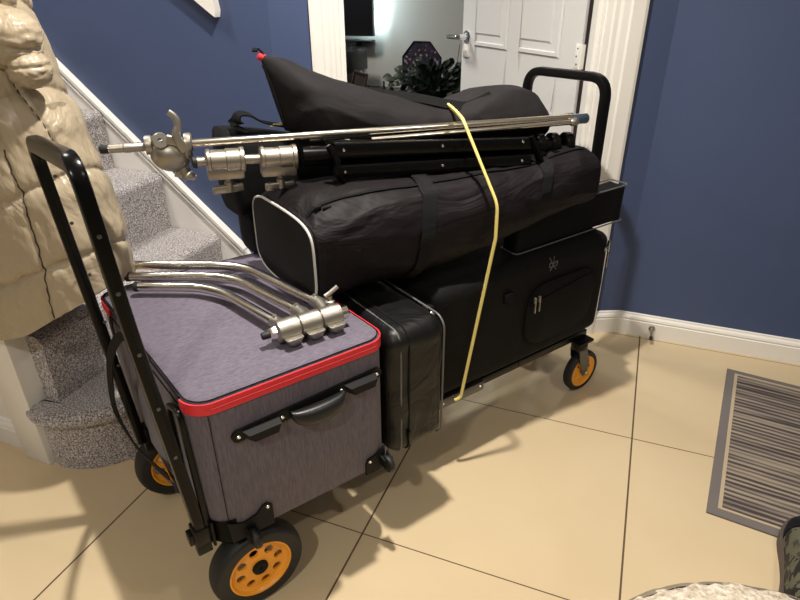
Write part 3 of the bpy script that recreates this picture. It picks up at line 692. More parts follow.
def wheel(c, R, w, hubr, rimr, parent, side, holes=8, hole_r=0.008, hole_pos=0.6):
    """wheel axis along b; side=-1: outer face towards -b"""
    c = Vector(c); tr = w*0.42
    prof = []
    for i in range(13):
        a = -PI/2+PI*i/12; prof.append((R-tr*0.55+tr*0.55*math.cos(a), w/2*math.sin(a)))
    prof = [(rimr, -w/2+0.003), (rimr+0.003, -w/2)] + prof + [(rimr+0.003, w/2), (rimr, w/2-0.003), (rimr-0.002, 0)]
    bm = lathe(bmesh.new(), prof+[prof[0]], c, (0, 1, 0), 64); bmesh.ops.remove_doubles(bm, verts=bm.verts, dist=1e-5)
    ty = obj('tyre', bm, M['rubber'], parent, angle=0.5)
    rp = [(hubr, -w*0.33), (rimr*0.40, -w*0.34), (rimr*0.80, -w*0.30), (rimr*0.90, -w*0.36), (rimr*0.96, -w*0.47), (rimr+0.001, -w*0.47), (rimr+0.001, w*0.47), (rimr*0.96, w*0.47), (rimr*0.92, w*0.36), (rimr*0.86, -w*0.20), (hubr, -w*0.22)]
    bm = lathe(bmesh.new(), rp+[rp[0]], c, (0, 1, 0), 64); bmesh.ops.remove_doubles(bm, verts=bm.verts, dist=1e-5)
    cut = bmesh.new()
    for k in range(holes):
        a = 2*PI*k/holes+0.2; p = c+Vector((rimr*hole_pos*math.cos(a), 0, rimr*hole_pos*math.sin(a)))
        cyl(cut, p-Vector((0, w, 0)), p+Vector((0, w, 0)), hole_r, 20)
    rim = obj('rim', boolean_cut(bm, cut), M['orange'], parent, angle=0.4)
    s = side
    bm = lathe(bmesh.new(), [(0, 0.008), (0.004, 0.008), (0.005, 0.004), (hubr*0.8, 0.004), (hubr, 0.001), (hubr+0.001, -0.01), (hubr+0.001, -w*0.9), (0, -w*0.9)], c+Vector((0, s*w*0.40, 0)), (0, s, 0), 24)
    obj('hub', bm, M['plastic'], rim)
    return ty
RR = 0.110
for b0, s, a0 in ((0.008, -1, 0.022), (0.462, 1, -0.022)):
    e = bpy.data.objects.new('rear_wheel', None); COL.objects.link(e); e.parent = cartw; WM[e.name] = WM[cartw.name] @ Matrix.Translation((a0-0.55, b0-0.24, RR)); e.location = (a0-0.55, b0-0.24, RR)
    wheel((a0, b0, RR), RR, 0.056, 0.0185, 0.074, e, s, 8, 0.0108, 0.64)
bm = cyl(bmesh.new(), (0.020, 0.03, RR), (-0.020, 0.440, RR), 0.008, 12)
for b0, a0 in ((0.118, 0.006), (0.40, -0.016)): box(bm, a0-0.02, a0+0.02, b0-0.008, b0+0.008, RR-0.012, 0.215, 0.003)
obj('axle', bm, M['blackmetal'], cartw)
CRD = 0.077
for b0, yawc in ((0.105, -4), (0.375, 30)):
    a0 = 1.285
    e = bpy.data.objects.new('caster', None); COL.objects.link(e); e.parent = cartw; e.location = (a0-0.55, b0-0.24, CRD); WM[e.name] = WM[cartw.name] @ Matrix.Translation(e.location)
    wheel((a0, b0, CRD), CRD, 0.030, 0.009, 0.058, e, -1, 6, 0.006, 0.6)
    bm = bmesh.new()
    for s in (-1, 1):
        prism(bm, [(a0-0.011, CRD-0.012), (a0+0.011, CRD-0.012), (a0+0.016, CRD+0.04), (a0-0.008, 0.178), (a0-0.046, 0.178), (a0-0.040, CRD+0.07)], 'y', b0+s*0.0195-0.0015, b0+s*0.0195+0.0015)
    box(bm, a0-0.046, a0-0.004, b0-0.021, b0+0.021, 0.173, 0.180, 0.002)
    obj('fork', bm, M['grey_mount'], e)
    bm = lathe(bmesh.new(), [(0, 0), (0.026, 0), (0.028, 0.006), (0.028, 0.020), (0.022, 0.026), (0, 0.026)], (a0-0.026, b0, 0.180), (0, 0, 1), 28)
    box(bm, a0-0.060, a0+0.012, b0-0.028, b0+0.028, 0.205, 0.2145, 0.002); obj('swivel_head', bm, M['blackmetal'], e)
    obj('axle_bolt', cyl(bmesh.new(), (a0, b0-0.027, CRD), (a0, b0+0.027, CRD), 0.006, 8), M['rivet'], e)
# ---------------------------------------------------------------- grey suitcase
A0, A1, B0, B1, Z0, Z1 = -0.060, 0.379, -0.022, 0.575, 0.243, 0.611
t = thing('suitcase', 'heather grey rectangular suitcase with red zip round the lid standing on the trolley', 'suitcase', ((A0+A1)/2, (B0+B1)/2, Z0))
def rr_outline(a0, a1, b0, b1, r, n=8):
    return [((a0+a1)/2+x, (b0+b1)/2+y) for x, y in rrect(a1-a0, b1-b0, r, n)]
def rr_stack(prof, r, n=8):
    """prof: (inset, z)"""
    bm = bmesh.new()
    loft(bm, [[Vector((x, y, z)) for x, y in rr_outline(A0+i, A1-i, B0+i, B1-i, max(r-i, 0.004), n)] for i, z in prof]); return bm
obj('body', rr_stack([(0.004, Z0), (0, Z0+0.006), (0, 0.580)], 0.046), M['case_side'], t)
bm = rr_stack([(0.001, 0.580), (0.0015, 0.606), (0.006, 0.6115), (0.02, 0.6125), (0.06, 0.614), (0.12, 0.6155)], 0.046)
obj('lid', bm, M['case_top'], t, angle=1.2)
oo = rr_outline(A0-0.0015, A1+0.0015, B0-0.0015, B1+0.0015, 0.0475)
# red tape on the near, far-end and back sides
n_ = len(oo)
rc = 0.0475; ax0, ax1, by0, by1 = A0-0.0015, A1+0.0015, B0-0.0015, B1+0.0015
path = []
for qx, qy, a0_ in ((ax0+rc, by0+rc, PI), (ax1-rc, by0+rc, 1.5*PI), (ax1-rc, by1-rc, 0), (ax0+rc, by1-rc, PI/2)):
    for i_ in range(11):
        a_ = a0_+PI/2*i_/10; path.append(Vector((qx+rc*math.cos(a_), qy+rc*math.sin(a_), 0.5955)))
path.append(Vector((ax0, by1-rc-0.06, 0.5955)))
sweep_bm = sweep(bmesh.new(), path, [(-0.0125, -0.001), (0.0125, -0.001), (0.0125, 0.0022), (-0.0125, 0.0022)], up=(0, 0, 1))
obj('zip_tape', sweep_bm, M['red'], t)
bm = bmesh.new()
pz = [p+Vector((0, 0, 0.0)) for p in path]
def outw(p, d):
    c = Vector(((A0+A1)/2, (B0+B1)/2, p.z)); q = p.copy()
    if p.x > A1-0.001: q.x += d
    elif p.x < A0+0.001: q.x -= d
    if p.y < B0+0.001: q.y -= d
    elif p.y > B1-0.001: q.y += d
    return q
tube(bm, [outw(p, 0.0022) for p in pz], 0.0016, 6); obj('zip_line', bm, M['pink'], t)
bm = tube(bmesh.new(), [(A0-0.0005, B0+0.05, 0.6085), (A0-0.0005, B1-0.05, 0.6085)], 0.0020, 8); tube(bm, [(A0-0.0005, B0+0.05, 0.583), (A0-0.0005, B1-0.05, 0.583)], 0.0012, 8)
tube(bm, [Vector((x, y, 0.6115)) for x, y in [rr_outline(A0+0.004, A1-0.004, B0+0.004, B1-0.004, 0.042)[i] for i in range(n_)]], 0.0012, 6, closed=True)
obj('edge_piping', bm, M['blackcloth'], t)
bm = bmesh.new(); 
for s in (0, 0.012): sweep(bm, [(A0-0.006, 0.445+s, 0.597), (A0-0.010, 0.443+s, 0.575), (A0-0.009, 0.44+s, 0.535)], rrect(0.004, 0.008, 0.0015, 2))
obj('zip_pull', bm, M['blackmetal'], t)
for a_ in (A0+0.030, A1-0.004): obj('seam', sweep(bmesh.new(), [(a_, B0-0.0005, Z0+0.01), (a_, B0-0.0005, 0.580)], rectp(0.0012, 0.0014)), M['blackcloth'], t)
# carry handle on the near face
TL = lambda a: 0.511+0.047*(a-0.01)
hp = obj('handle_plate', prism(bmesh.new(), [(0.181+x, TL(0.181+x)+y) for x, y in rrect(0.352, 0.027, 0.0134, 6)], 'y', B0-0.007, B0), M['plastic'], t)
for ac in (0.066, 0.299):
    bm = bmesh.new()
    R1 = [Vector((ac+x, B0-0.006, TL(ac)+y-0.002)) for x, y in ((-0.042, 0.011), (0.040, 0.011), (0.032, -0.016), (-0.030, -0.016))]
    R2 = [Vector((ac+x, B0-0.024, TL(ac)+y-0.004)) for x, y in ((-0.032, 0.006), (0.036, 0.006), (0.028, -0.013), (-0.022, -0.013))]
    loft(bm, [R1, R2]); obj('handle_mount', bm, M['plastic'], hp, angle=0.3)
bm = bmesh.new(); secs = []
for i in range(25):
    x = -0.062+0.124*i/24; f = math.sqrt(max(0.0, 1-(x/0.0625)**2))**0.7
    c = Vector((0.190+x, B0-0.014-0.010*f, TL(0.19)+0.004-0.020*f)); secs.append(superring(c, Vector((0, 1, 0)), Vector((0, 0, 1)), 0.004+0.014*f, 0.004+0.018*f, 20, 2.4))
loft(bm, secs); obj('grip', bm, M['grip'], hp)
for ac in (0.018, 0.112, 0.252, 0.343):
    obj('rivet', lathe(bmesh.new(), [(0, 0.003), (0.003, 0.0025), (0.0045, 0.0005), (0.0045, -0.002), (0, -0.002)], (ac, B0-0.008, TL(ac)), (0, -1, 0), 14), M['rivet'], hp)
# corner guards with little wheels
def guard(poly_near, poly_side, aside, wc, rivs):
    bm = prism(bmesh.new(), poly_near, 'y', B0-0.005, B0+0.001)
    if poly_side: prism(bm, poly_side, 'x', aside-0.004, aside+0.001)
    g = obj('corner_guard', bm, M['plastic'], t)
    for rv in rivs: obj('rivet', lathe(bmesh.new(), [(0, 0.003), (0.003, 0.0025), (0.0045, 0.0005), (0.0045, -0.002), (0, -0.002)], (rv[0], B0-0.005, rv[1]), (0, -1, 0), 14), M['rivet'], g)
    bm = lathe(bmesh.new(), [(0, -0.008), (0.014, -0.008), (0.021, -0.006), (0.023, 0), (0.021, 0.006), (0.014, 0.008), (0, 0.008)], wc, (1, 0, 0), 28)
    obj('caster_wheel', bm, M['rubber'], g)
    bm = bmesh.new()
    for s in (-1, 1): prism(bm, [(wc[1]-0.006, wc[2]-0.006), (wc[1]+0.02, wc[2]-0.006), (wc[1]+0.02, wc[2]+0.022), (wc[1]-0.002, wc[2]+0.016)], 'x', wc[0]+s*0.0105-0.002, wc[0]+s*0.0105+0.002)
    obj('wheel_housing', bm, M['plastic'], g)
guard([(-0.030, 0.240), (0.066, 0.240), (0.066, 0.296), (0.056, 0.306), (0.046, 0.304), (0.030, 0.288), (0.0, 0.282), (-0.022, 0.292), (-0.034, 0.300)], [(B0+0.012, 0.240), (0.07, 0.240), (0.06, 0.28), (B0+0.03, 0.300), (B0+0.012, 0.306)], A0, (0.012, B0-0.022, 0.242), [(0.055, 0.296)])
bm = bmesh.new(); arcp = [(A0+0.046-0.0475*math.cos(a), B0+0.046-0.0475*math.sin(a)) for a in [PI/2*i/10 for i in range(11)]]
va = [[bm.verts.new((x, y, z)) for z in (0.240, 0.303)] for x, y in arcp]
for A, Bq in zip(va, va[1:]): bm.faces.new((A[0], Bq[0], Bq[1], A[1]))
bmesh.ops.solidify(bm, geom=bm.faces[:], thickness=0.004); obj('corner_wrap', bm, M['plastic'], t)
guard([(0.350, 0.240), (0.308, 0.240), (0.308, 0.272), (0.314, 0.286), (0.330, 0.288), (0.345, 0.294), (0.362, 0.306), (0.364, 0.250)], None, A1, (0.360, B0-0.020, 0.262), [(0.319, 0.278)])
# loop handle down the near-left corner, strap and lining flap
bm = sweep(bmesh.new(), corner_path([(A0-0.006, 0.105, 0.25), (A0-0.008, 0.100, 0.555), (A0-0.008, 0.020, 0.585), (A0-0.006, 0.004, 0.25)], 0.03, 6), rrect(0.012, 0.012, 0.004, 2), up=(1, 0, 0)); obj('pull_handle', bm, M['blackmetal'], t)
def shear(o):
    for c in [x for x in bpy.data.objects if x.parent == o]:
        if c.type == 'MESH': c.data.transform(Matrix(((1, -0.055, 0, -0.055*((B1-B0)/2)), (0, 1, 0, 0), (0, 0, 1, 0), (0, 0, 0, 1)))); shear(c)
shear(t)
bm = bmesh.new()
pp = smooth_path([(-0.104, 0.085, 0.690), (-0.120, 0.100, 0.730), (-0.135, 0.200, 0.650), (-0.140, 0.320, 0.520), (-0.140, 0.420, 0.360), (-0.130, 0.300, 0.330), (-0.120, 0.120, 0.395), (-0.110, 0.060, 0.410)], 8)
sweep(bm, pp, rectp(0.0022, 0.019), up=(0.9, 0.45, 0))
tg = obj('tie_strap', bm, M['web'], cartw)
bm = bmesh.new(); N1 = 8
g = [[bm.verts.new((-0.078-0.006*math.sin(5*v)-0.020*u, 0.345-0.21*v, 0.170+0.105*v+(0.014+0.045*math.sin(PI*v)**0.5)*u)) for u in [i/N1 for i in range(N1+1)]] for v in [j/N1 for j in range(N1+1)]]
for i in range(N1):
    for j in range(N1): bm.faces.new((g[i][j], g[i+1][j], g[i+1][j+1], g[i][j+1]))
bmesh.ops.solidify(bm, geom=bm.faces[:], thickness=0.003); obj('fabric_flap', bm, M['case_flap'], cartw)
# ---------------------------------------------------------------- soft black bag between the cases
t = thing('equipment_bag', 'slim upright black nylon bag with grey piping wedged between grey suitcase and long black case', 'bag', (0.497, 0.2, 0.24))
obj('body', subdivided_box(0.396, 0.560, -0.008, 0.42, 0.232, 0.588, 0.032, 0.010, 0.004, 0.0035, 12, 3), M['blacknylon'], t, angle=2)
def loop_bz(a, b0, b1, z0, z1, r): return [Vector((a, (b0+b1)/2+x, (z0+z1)/2+y)) for x, y in rrect(b1-b0, z1-z0, r, 6)]
for a_, m_ in ((0.424, 'piping_dk'), (0.5525, 'piping_dk')):
    obj('piping', tube(bmesh.new(), loop_bz(a_, -0.010, 0.422, 0.230, 0.590, 0.034), 0.0026, 8, closed=True), M[m_], t)
zp = obj('zip', sweep(bmesh.new(), loop_bz(0.462, -0.013, 0.424, 0.2285, 0.5915, 0.036), rectp(0.0025, 0.014), closed=True, up=(1, 0, 0)) if False else tube(bmesh.new(), loop_bz(0.446, -0.0115, 0.424, 0.2285, 0.5915, 0.036), 0.0035, 6, closed=True), M['blackcloth'], t)
bm = B(0.440, 0.448, -0.020, -0.013, 0.275, 0.305, 0.002); box(bm, 0.4425, 0.4455, -0.0185, -0.0150, 0.245, 0.277, 0.001); obj('zip_pull', bm, M['blackmetal'], zp)
# ---------------------------------------------------------------- long black case
t = thing('long_case', 'long rectangular black padded case with curved front pocket at the far end of the trolley', 'case', (0.95, 0.25, 0.236))
obj('body', subdivided_box(0.600, 1.303, 0.080, 0.425, 0.256, 0.602, 0.034, 0.012, 0.003, 0.0012, 7, 8), M['blackcloth'], t, angle=2)
bm = bmesh.new(); pk = [(1.085+x, 0.412+y) for x, y in rrect(0.300, 0.205, 0.07, 8)]
loft(bm, [[Vector((x, 0.080, z)) for x, z in pk], [Vector((x, 0.070, z)) for x, z in [(1.085+(x-1.085)*0.985, 0.412+(z-0.412)*0.98) for x, z in pk]], [Vector((x, 0.067, z)) for x, z in [(1.085+(x-1.085)*0.93, 0.412+(z-0.412)*0.9) for x, z in pk]]])
pk_o = obj('pocket', bm, M['blackcloth'], t, angle=0.9)
obj('pocket_piping', tube(bmesh.new(), [Vector((x, 0.0715, z)) for x, z in pk], 0.0022, 8, closed=True), M['blackcloth'], pk_o)
bm = bmesh.new(); sweep(bm, smooth_path([(0.940, 0.0655, 0.462), (1.05, 0.0650, 0.474), (1.17, 0.0655, 0.488), (1.215, 0.068, 0.486)], 6), rectp(0.010, 0.003), up=(0, 0, 1)); obj('pocket_zip', bm, M['web'], pk_o)
bm = bmesh.new()
for s in (0, 0.018): box(bm, 0.945+s, 0.953+s, 0.054, 0.062, 0.470, 0.490, 0.002); box(bm, 0.947+s, 0.9515+s, 0.053, 0.057, 0.440, 0.472, 0.001)
obj('zip_pull', bm, M['castnickel'], pk_o)
obj('tab', B(0.838, 0.872, 0.068, 0.079, 0.497, 0.527, 0.003), M['web'], t)
obj('seam', sweep(bmesh.new(), [(0.930, 0.0785, 0.25), (0.930, 0.0785, 0.588)], rectp(0.0015, 0.002)), M['web'], t)
obj('seam', sweep(bmesh.new(), [(0.62, 0.0785, 0.560), (1.27, 0.0785, 0.560)], rectp(0.002, 0.002), up=(0, 0, 1)), M['web'], t)
bm = bmesh.new()
for s in (-1, 1):
    tube(bm, smooth_path([(1.030, 0.076, 0.566), (1.030+s*0.014, 0.074, 0.576), (1.030+s*0.015, 0.075, 0.561), (1.030, 0.075, 0.563)], 6), 0.0014, 6)
    tube(bm, [(1.030, 0.075, 0.564), (1.030+s*0.012, 0.074, 0.550)], 0.0014, 6)
    tube(bm, [(1.030, 0.075, 0.566), (1.030+s*0.010, 0.083, 0.588)], 0.0014, 6)
obj('cord_bow', bm, M['piping_dk'], t)
bm = bmesh.new()
for s in (0, 0.016): box(bm, 1.300, 1.310, 0.085+s, 0.093+s, 0.53, 0.57, 0.002); box(bm, 1.307, 1.312, 0.087+s, 0.091+s, 0.475, 0.53, 0.0015)
box(bm, 1.266, 1.281, 0.073, 0.081, 0.545, 0.560, 0.002)
obj('end_zip_pull', bm, M['chrome'], t)
bm = prism(bmesh.new(), [(0.10, 0.30), (0.185, 0.31), (0.185, 0.46), (0.10, 0.50)], 'x', 1.298, 1.312); obj('end_flap', bm, M['blackcloth'], t)
bm = B(0.574, 0.602, 0.085, 0.40, 0.262, 0.565, 0.008); hw = obj('end_panel', bm, M['plastic'], t)
for z_ in (0.50, 0.545, 0.42):
    obj('stud', lathe(bmesh.new(), [(0, 0.006), (0.004, 0.006), (0.008, 0.003), (0.009, 0), (0.009, -0.002), (0, -0.002)], (0.588, 0.084, z_), (0, -1, 0), 18), M['castnickel'], hw)
# ---------------------------------------------------------------- flat box bag sticking out at the far end
t = thing('box_bag', 'narrow black box bag with grey piping sticking out beneath the far end of the duffel', 'bag', (1.08, 0.27, 0.614))
obj('body', subdivided_box(0.92, 1.395, 0.120, 0.184, 0.607, 0.728, 0.012, 0.012, -0.004, 0.002, 10, 4), M['blackcloth'], t, angle=2)
for z_ in (0.727, 0.611):
    obj('piping', tube(bmesh.new(), [Vector((1.1575+x, 0.152+y, z_)) for x, y in rrect(0.480, 0.068, 0.012, 4)], 0.0024, 8, closed=True), M['piping_dk'], t)
# ---------------------------------------------------------------- bags at the back
t = thing('carry_bag', 'black carry bag with strap loop lying behind the long duffel, level with the light stand', 'bag', (0.7, 0.5, 0.75))
bm = bmesh.new(); bag(bm, [(0.282, 0.585, 0.852, 0.085, 0.113, 4), (0.40, 0.570, 0.842, 0.085, 0.105, 4), (0.70, 0.50, 0.80, 0.075, 0.085, 3), (1.08, 0.38, 0.78, 0.065, 0.07, 3)], 48, 50, 0.004, 9, 5, 4, 0.012, square=True)
obj('body', bm, M['blackcloth'], t, angle=2)
bm = bmesh.new(); sweep(bm, smooth_path([(0.330, 0.535, 0.962), (0.312, 0.54, 0.975), (0.318, 0.54, 1.002), (0.345, 0.535, 1.000), (0.38, 0.53, 0.978), (0.46, 0.53, 0.955)], 6), rectp(0.004, 0.060), up=(0, 0, 1)); obj('strap', bm, M['web'], t)
bm = B(0.385, 0.425, 0.500, 0.502, 0.970, 0.976, 0.0005); obj('label', bm, M['cord'], t)
t = thing('tripod_bag', 'black bag squeezed underneath the carry bag on the back of the grey suitcase', 'bag', (0.52, 0.5, 0.615))
bm = bmesh.new(); bag(bm, [(0.315, 0.580, 0.682, 0.062, 0.064, 4), (0.45, 0.56, 0.682, 0.062, 0.064, 4), (0.72, 0.53, 0.678, 0.062, 0.062, 3)], 40, 36, 0.004, 9, 6, 4, 0.012, square=True)
obj('body', bm, M['blackcloth'], t, angle=2)
# ---------------------------------------------------------------- long duffel with white-piped end
t = thing('duffel_bag', 'long black duffel with white-piped end panel lying across the trolley under the light stand', 'duffel bag', (0.7, 0.24, 0.615))
bm = bmesh.new()
secs = [(0.312, 0.318, 0.722, 0.166, 0.104, 4.4), (0.36, 0.302, 0.739, 0.160, 0.119, 3.6), (0.48, 0.272, 0.742, 0.150, 0.126, 2.9), (0.62, 0.244, 0.744, 0.142, 0.124, 2.7), (0.78, 0.215, 0.758, 0.138, 0.111, 2.6), (0.94, 0.185, 0.780, 0.132, 0.094, 2.6), (1.05, 0.165, 0.803, 0.125, 0.087, 2.8), (1.135, 0.150, 0.806, 0.115, 0.078, 3.2)]
R_ = bag(bm, secs, 72, 150, 0.0095, 11, 2.0, 3, 0.007, square=True)
obj('body', bm, M['duffel'], t, angle=2)
ring0 = R_[3]
bm = bmesh.new(); rr = [p+Vector((-0.010, 0, 0)) for p in R_[1]]
c0 = sum(rr, Vector())/len(rr)
loft(bm, [[c0+(p-c0)*0.99+Vector((0.02, 0, 0)) for p in rr], [c0+(p-c0)*0.99 for p in rr], [c0+(p-c0)*0.8+Vector((-0.004, 0, 0)) for p in rr], [c0+(p-c0)*0.3+Vector((-0.007, 0, 0)) for p in rr]])
ep = obj('end_panel', bm, M['duffel_end'], t, angle=1.0)
obj('piping', tube(bmesh.new(), [c0+(p-c0)*1.0+Vector((0.001, 0, 0)) for p in rr], 0.0032, 8, closed=True), M['piping'], ep)
def strap_over(i0, i1, width, off, m, name, par, j0, j1):
    """ribbon lying on the bag skin, running from ring i0 (top) to ring i1 (bottom)"""
    bm = bmesh.new(); A = []; Bv = []
    def P(i, j):
        k = int(i); f = i-k; p = R_[k][j].lerp(R_[k+1][j], f); c = sum(R_[k], Vector())/len(R_[k]); return p+(p-c).normalized()*off
    for j in range(j0, j1+1):
        i = i0+(i1-i0)*(j-j0)/(j1-j0); A.append(bm.verts.new(P(i, j))); Bv.append(bm.verts.new(P(i+width, j)))
    for k in range(len(A)-1): bm.faces.new((A[k], A[k+1], Bv[k+1], Bv[k]))
    bmesh.ops.solidify(bm, geom=bm.faces[:], thickness=0.002); return obj(name, bm, m, par, angle=1)
strap_over(66.0, 52.0, 5.5, 0.006, M['webgrey'], 'strap', t, 14, 46)
strap_over(116.0, 104.0, 5.5, 0.005, M['webgrey'], 'strap', t, 14, 34)
n72 = 72
pth = [R_[i][23]+Vector((0, 0, 0.003)) for i in range(8, 142, 2)]
obj('zip', sweep(bmesh.new(), pth, rectp(0.003, 0.007), up=(0, -0.4, 0.9)), M['web'], t)
bm = bmesh.new(); p = R_[16][23]; box(bm, p.x-0.006, p.x+0.012, p.y-0.012, p.y-0.004, p.z+0.002, p.z+0.009, 0.002); box(bm, p.x+0.012, p.x+0.034, p.y-0.018, p.y-0.012, p.z-0.002, p.z+0.006, 0.002); obj('zip_pull', bm, M['plastic'], t)
# ---------------------------------------------------------------- duffel on top
t = thing('sandbag', 'charcoal soft bag pinched to a tall red-lined end, topmost on the trolley', 'bag', (0.75, 0.42, 0.93))
bm = bmesh.new()
secs = [(0.398, 0.500, 1.048, 0.010, 0.092, 2.4), (0.447, 0.488, 1.030, 0.045, 0.092, 2.2), (0.50, 0.468, 1.012, 0.075, 0.080, 2.1), (0.60, 0.440, 0.990, 0.088, 0.068, 2.1), (0.72, 0.400, 0.968, 0.088, 0.055, 2.2), (0.82, 0.365, 0.955, 0.085, 0.046, 2.2), (0.92, 0.330, 0.960, 0.090, 0.070, 2.1), (1.00, 0.300, 0.960, 0.092, 0.080, 2.1), (1.07, 0.278, 0.957, 0.085, 0.066, 2.2), (1.12, 0.268, 0.935, 0.07, 0.035, 2.2)]
RT = bag(bm, secs, 72, 140, 0.0105, 9, 9.0, 2.2, 0.012, dirn=(0.8, 0.2, 1), lean=0.26)
obj('body', bm, M['duffel2'], t, angle=2)
bm = bmesh.new(); loft(bm, [superring(Vector((a_, 0.500, z_)), Vector((0, 1, 0)), Vector((0.3, 0, 1)).normalized(), w_, h_, 16, 2) for a_, z_, w_, h_ in ((0.370, 1.138, 0.003, 0.004), (0.373, 1.138, 0.007, 0.008), (0.386, 1.133, 0.009, 0.010), (0.396, 1.128, 0.008, 0.008))]); obj('red_trim', bm, M['pink'], t)
bm = bmesh.new(); sweep(bm, smooth_path([(0.388, 0.500, 1.140), (0.380, 0.505, 1.151), (0.371, 0.505, 1.155), (0.364, 0.50, 1.150)], 5), rectp(0.004, 0.014), up=(0, 0, 1)); obj('loop', bm, M['web'], t)
bm = bmesh.new(); sweep(bm, [p+Vector((-0.002, -0.004, 0)) for p in smooth_path([(0.378, 0.492, 1.12), (0.397, 0.488, 1.06), (0.416, 0.486, 0.98)], 6)], rectp(0.004, 0.006)); obj('end_zip', bm, M['web'], t)
bm = bmesh.new(); sweep(bm, smooth_path([(0.60, 0.470, 1.045), (0.68, 0.43, 1.030), (0.76, 0.37, 1.018), (0.82, 0.320, 1.004), (0.87, 0.29, 0.998), (0.93, 0.27, 1.020)], 8), rectp(0.004, 0.032), up=(0, -0.9, 1)); obj('strap', bm, M['web'], t)
bm = bmesh.new(); sweep(bm, smooth_path([(0.80, 0.400, 1.000), (0.84, 0.392, 1.0035), (0.87, 0.388, 1.000)], 5), rectp(0.002, 0.006), up=(0, -0.4, 1)); obj('red_lining', bm, M['pink'], t)
# ---------------------------------------------------------------- light stand with black legs and nickel collars
def SP(a, z, off=0.0):   # point on the stand axis line
    return Vector((a+off*0.287, 0.40-0.30*(a-0.2)+off*0.958, z))
t = thing('light_stand', 'folded heavy light stand with black channel legs and satin nickel locking collars', 'light stand', (0.6, 0.28, 0.88))
ZA = lambda a: 0.936-0.040*(a-0.16)
def colr(a, L):
    d = (SP(a+L, ZA(a+L))-SP(a, ZA(a))).normalized(); p = SP(a, ZA(a))
    bm = lathe(bmesh.new(), [(0.010, 0), (0.026, 0), (0.0285, 0.003), (0.0285, 0.009), (0.0255, 0.011), (0.0255, L*0.5), (0.0275, L*0.5+0.002), (0.0275, L-0.012), (0.030, L-0.010), (0.030, L-0.002), (0.027, L), (0.010, L), (0.010, 0)], p, d, 36)
    q = p+d*(L*0.5); bmq = box(bmesh.new(), -L*0.50, L*0.46, -0.021, 0.021, -0.040, -0.010, 0.005)
    rot = d.to_track_quat('X', 'Z').to_matrix().to_4x4(); bmq.transform(Matrix.Translation(q) @ rot)
    me = bpy.data.meshes.new('t'); bmq.to_mesh(me); bmq.free(); bm.from_mesh(me); bpy.data.meshes.remove(me)
    c = obj('collar', bm, M['nickel'], t, angle=0.5)
    bm = lathe(bmesh.new(), [(0, 0), (0.007, 0), (0.007, 0.010), (0.010, 0.012), (0.010, 0.034), (0.006, 0.037), (0, 0.037)], q+Vector((0, 0, -0.038)), (0, 0, -1), 20)
    bmq = box(bmesh.new(), -0.037, 0.037, -0.007, 0.007, -0.076, -0.057, 0.004); bmq.transform(Matrix.Translation(q) @ rot @ Matrix.Rotation(0.25, 4, 'Z'))
    bmesh.ops.bevel(bmq, geom=bmq.edges[:], offset=0.0005, segments=1)
    me = bpy.data.meshes.new('t'); bmq.to_mesh(me); bmq.free(); bm.from_mesh(me); bpy.data.meshes.remove(me)
    obj('tee_knob', bm, M['nickel'], c, angle=0.5)
colr(0.178, 0.086); colr(0.294, 0.086)
dA = (SP(1, ZA(1))-SP(0, ZA(0))).normalized()
obj('inner_tube', cyl(bmesh.new(), SP(0.155, ZA(0.155)), SP(0.33, ZA(0.33)), 0.0115, 24), M['nickel'], t)
bm = lathe(bmesh.new(), [(0, 0), (0.009, 0), (0.0135, 0.003), (0.0135, 0.012), (0, 0.012)], SP(0.148, ZA(0.148)), dA, 24); obj('end_plug', bm, M['rubber'], t)
obj('outer_tube', cyl(bmesh.new(), SP(0.39, ZA(0.39)), SP(1.06, ZA(1.06)-0.006), 0.023, 28), M['blackgloss'], t)
for k, (offb, dz) in enumerate(((-0.044, 0.024), (-0.048, -0.028), (0.030, -0.005))):
    a_s, a_e = (0.455, 0.955)
    pts = [SP(a_s, ZA(a_s)+dz, offb), SP(a_e, ZA(a_e)+dz*0.85-0.004, offb)]
    prof = [(-0.013, -0.010), (0.013, -0.010), (0.013, 0.010), (0.0085, 0.010), (0.0085, -0.005), (-0.0085, -0.005), (-0.0085, 0.010), (-0.013, 0.010)]
    if offb < 0: prof = [(u, -w) for u, w in prof][::-1]
    prof = [(u, -w if offb < 0 else w) for u, w in prof]
    bm = sweep(bmesh.new(), pts, rrect(0.030, 0.022, 0.003, 2), up=(0, 0, 1)); lg = obj('leg', bm, M['blackgloss'], t)
    if offb < 0:
        for a_ in (0.475, 0.715, 0.93):
            p = SP(a_, ZA(a_)+dz*(1 if a_ < 0.6 else 0.93), offb-0.0112); obj('rivet', lathe(bmesh.new(), [(0, 0.003), (0.003, 0.002), (0.0038, 0), (0, 0)], p, (-0.3, -0.95, 0), 12), M['rivet'], lg)
bm = bmesh.new()
for dz in (0.018,): 
    sweep(bm, [SP(0.440, ZA(0.44)+0.036, -0.052), SP(0.458, ZA(0.45)+0.0, -0.060), SP(0.452, ZA(0.45)-0.025, -0.062), SP(0.470, ZA(0.45)-0.052, -0.054)], rrect(0.010, 0.022, 0.003, 2), up=(1, 0, 0))
    sweep(bm, [SP(0.440, ZA(0.44)+0.036, 0.036), SP(0.470, ZA(0.45)-0.062, 0.036)], rrect(0.008, 0.02, 0.003, 2), up=(1, 0, 0))
obj('leg_hinge', bm, M['blackgloss'], t)
bm = bmesh.new()
sweep(bm, [SP(0.950, ZA(0.95)+0.034, -0.052), SP(0.968, ZA(0.95)-0.004, -0.060), SP(0.990, ZA(0.95)-0.040, -0.052)], rrect(0.010, 0.022, 0.003, 2), up=(1, 0, 0)); obj('leg_hinge', bm, M['blackgloss'], t)
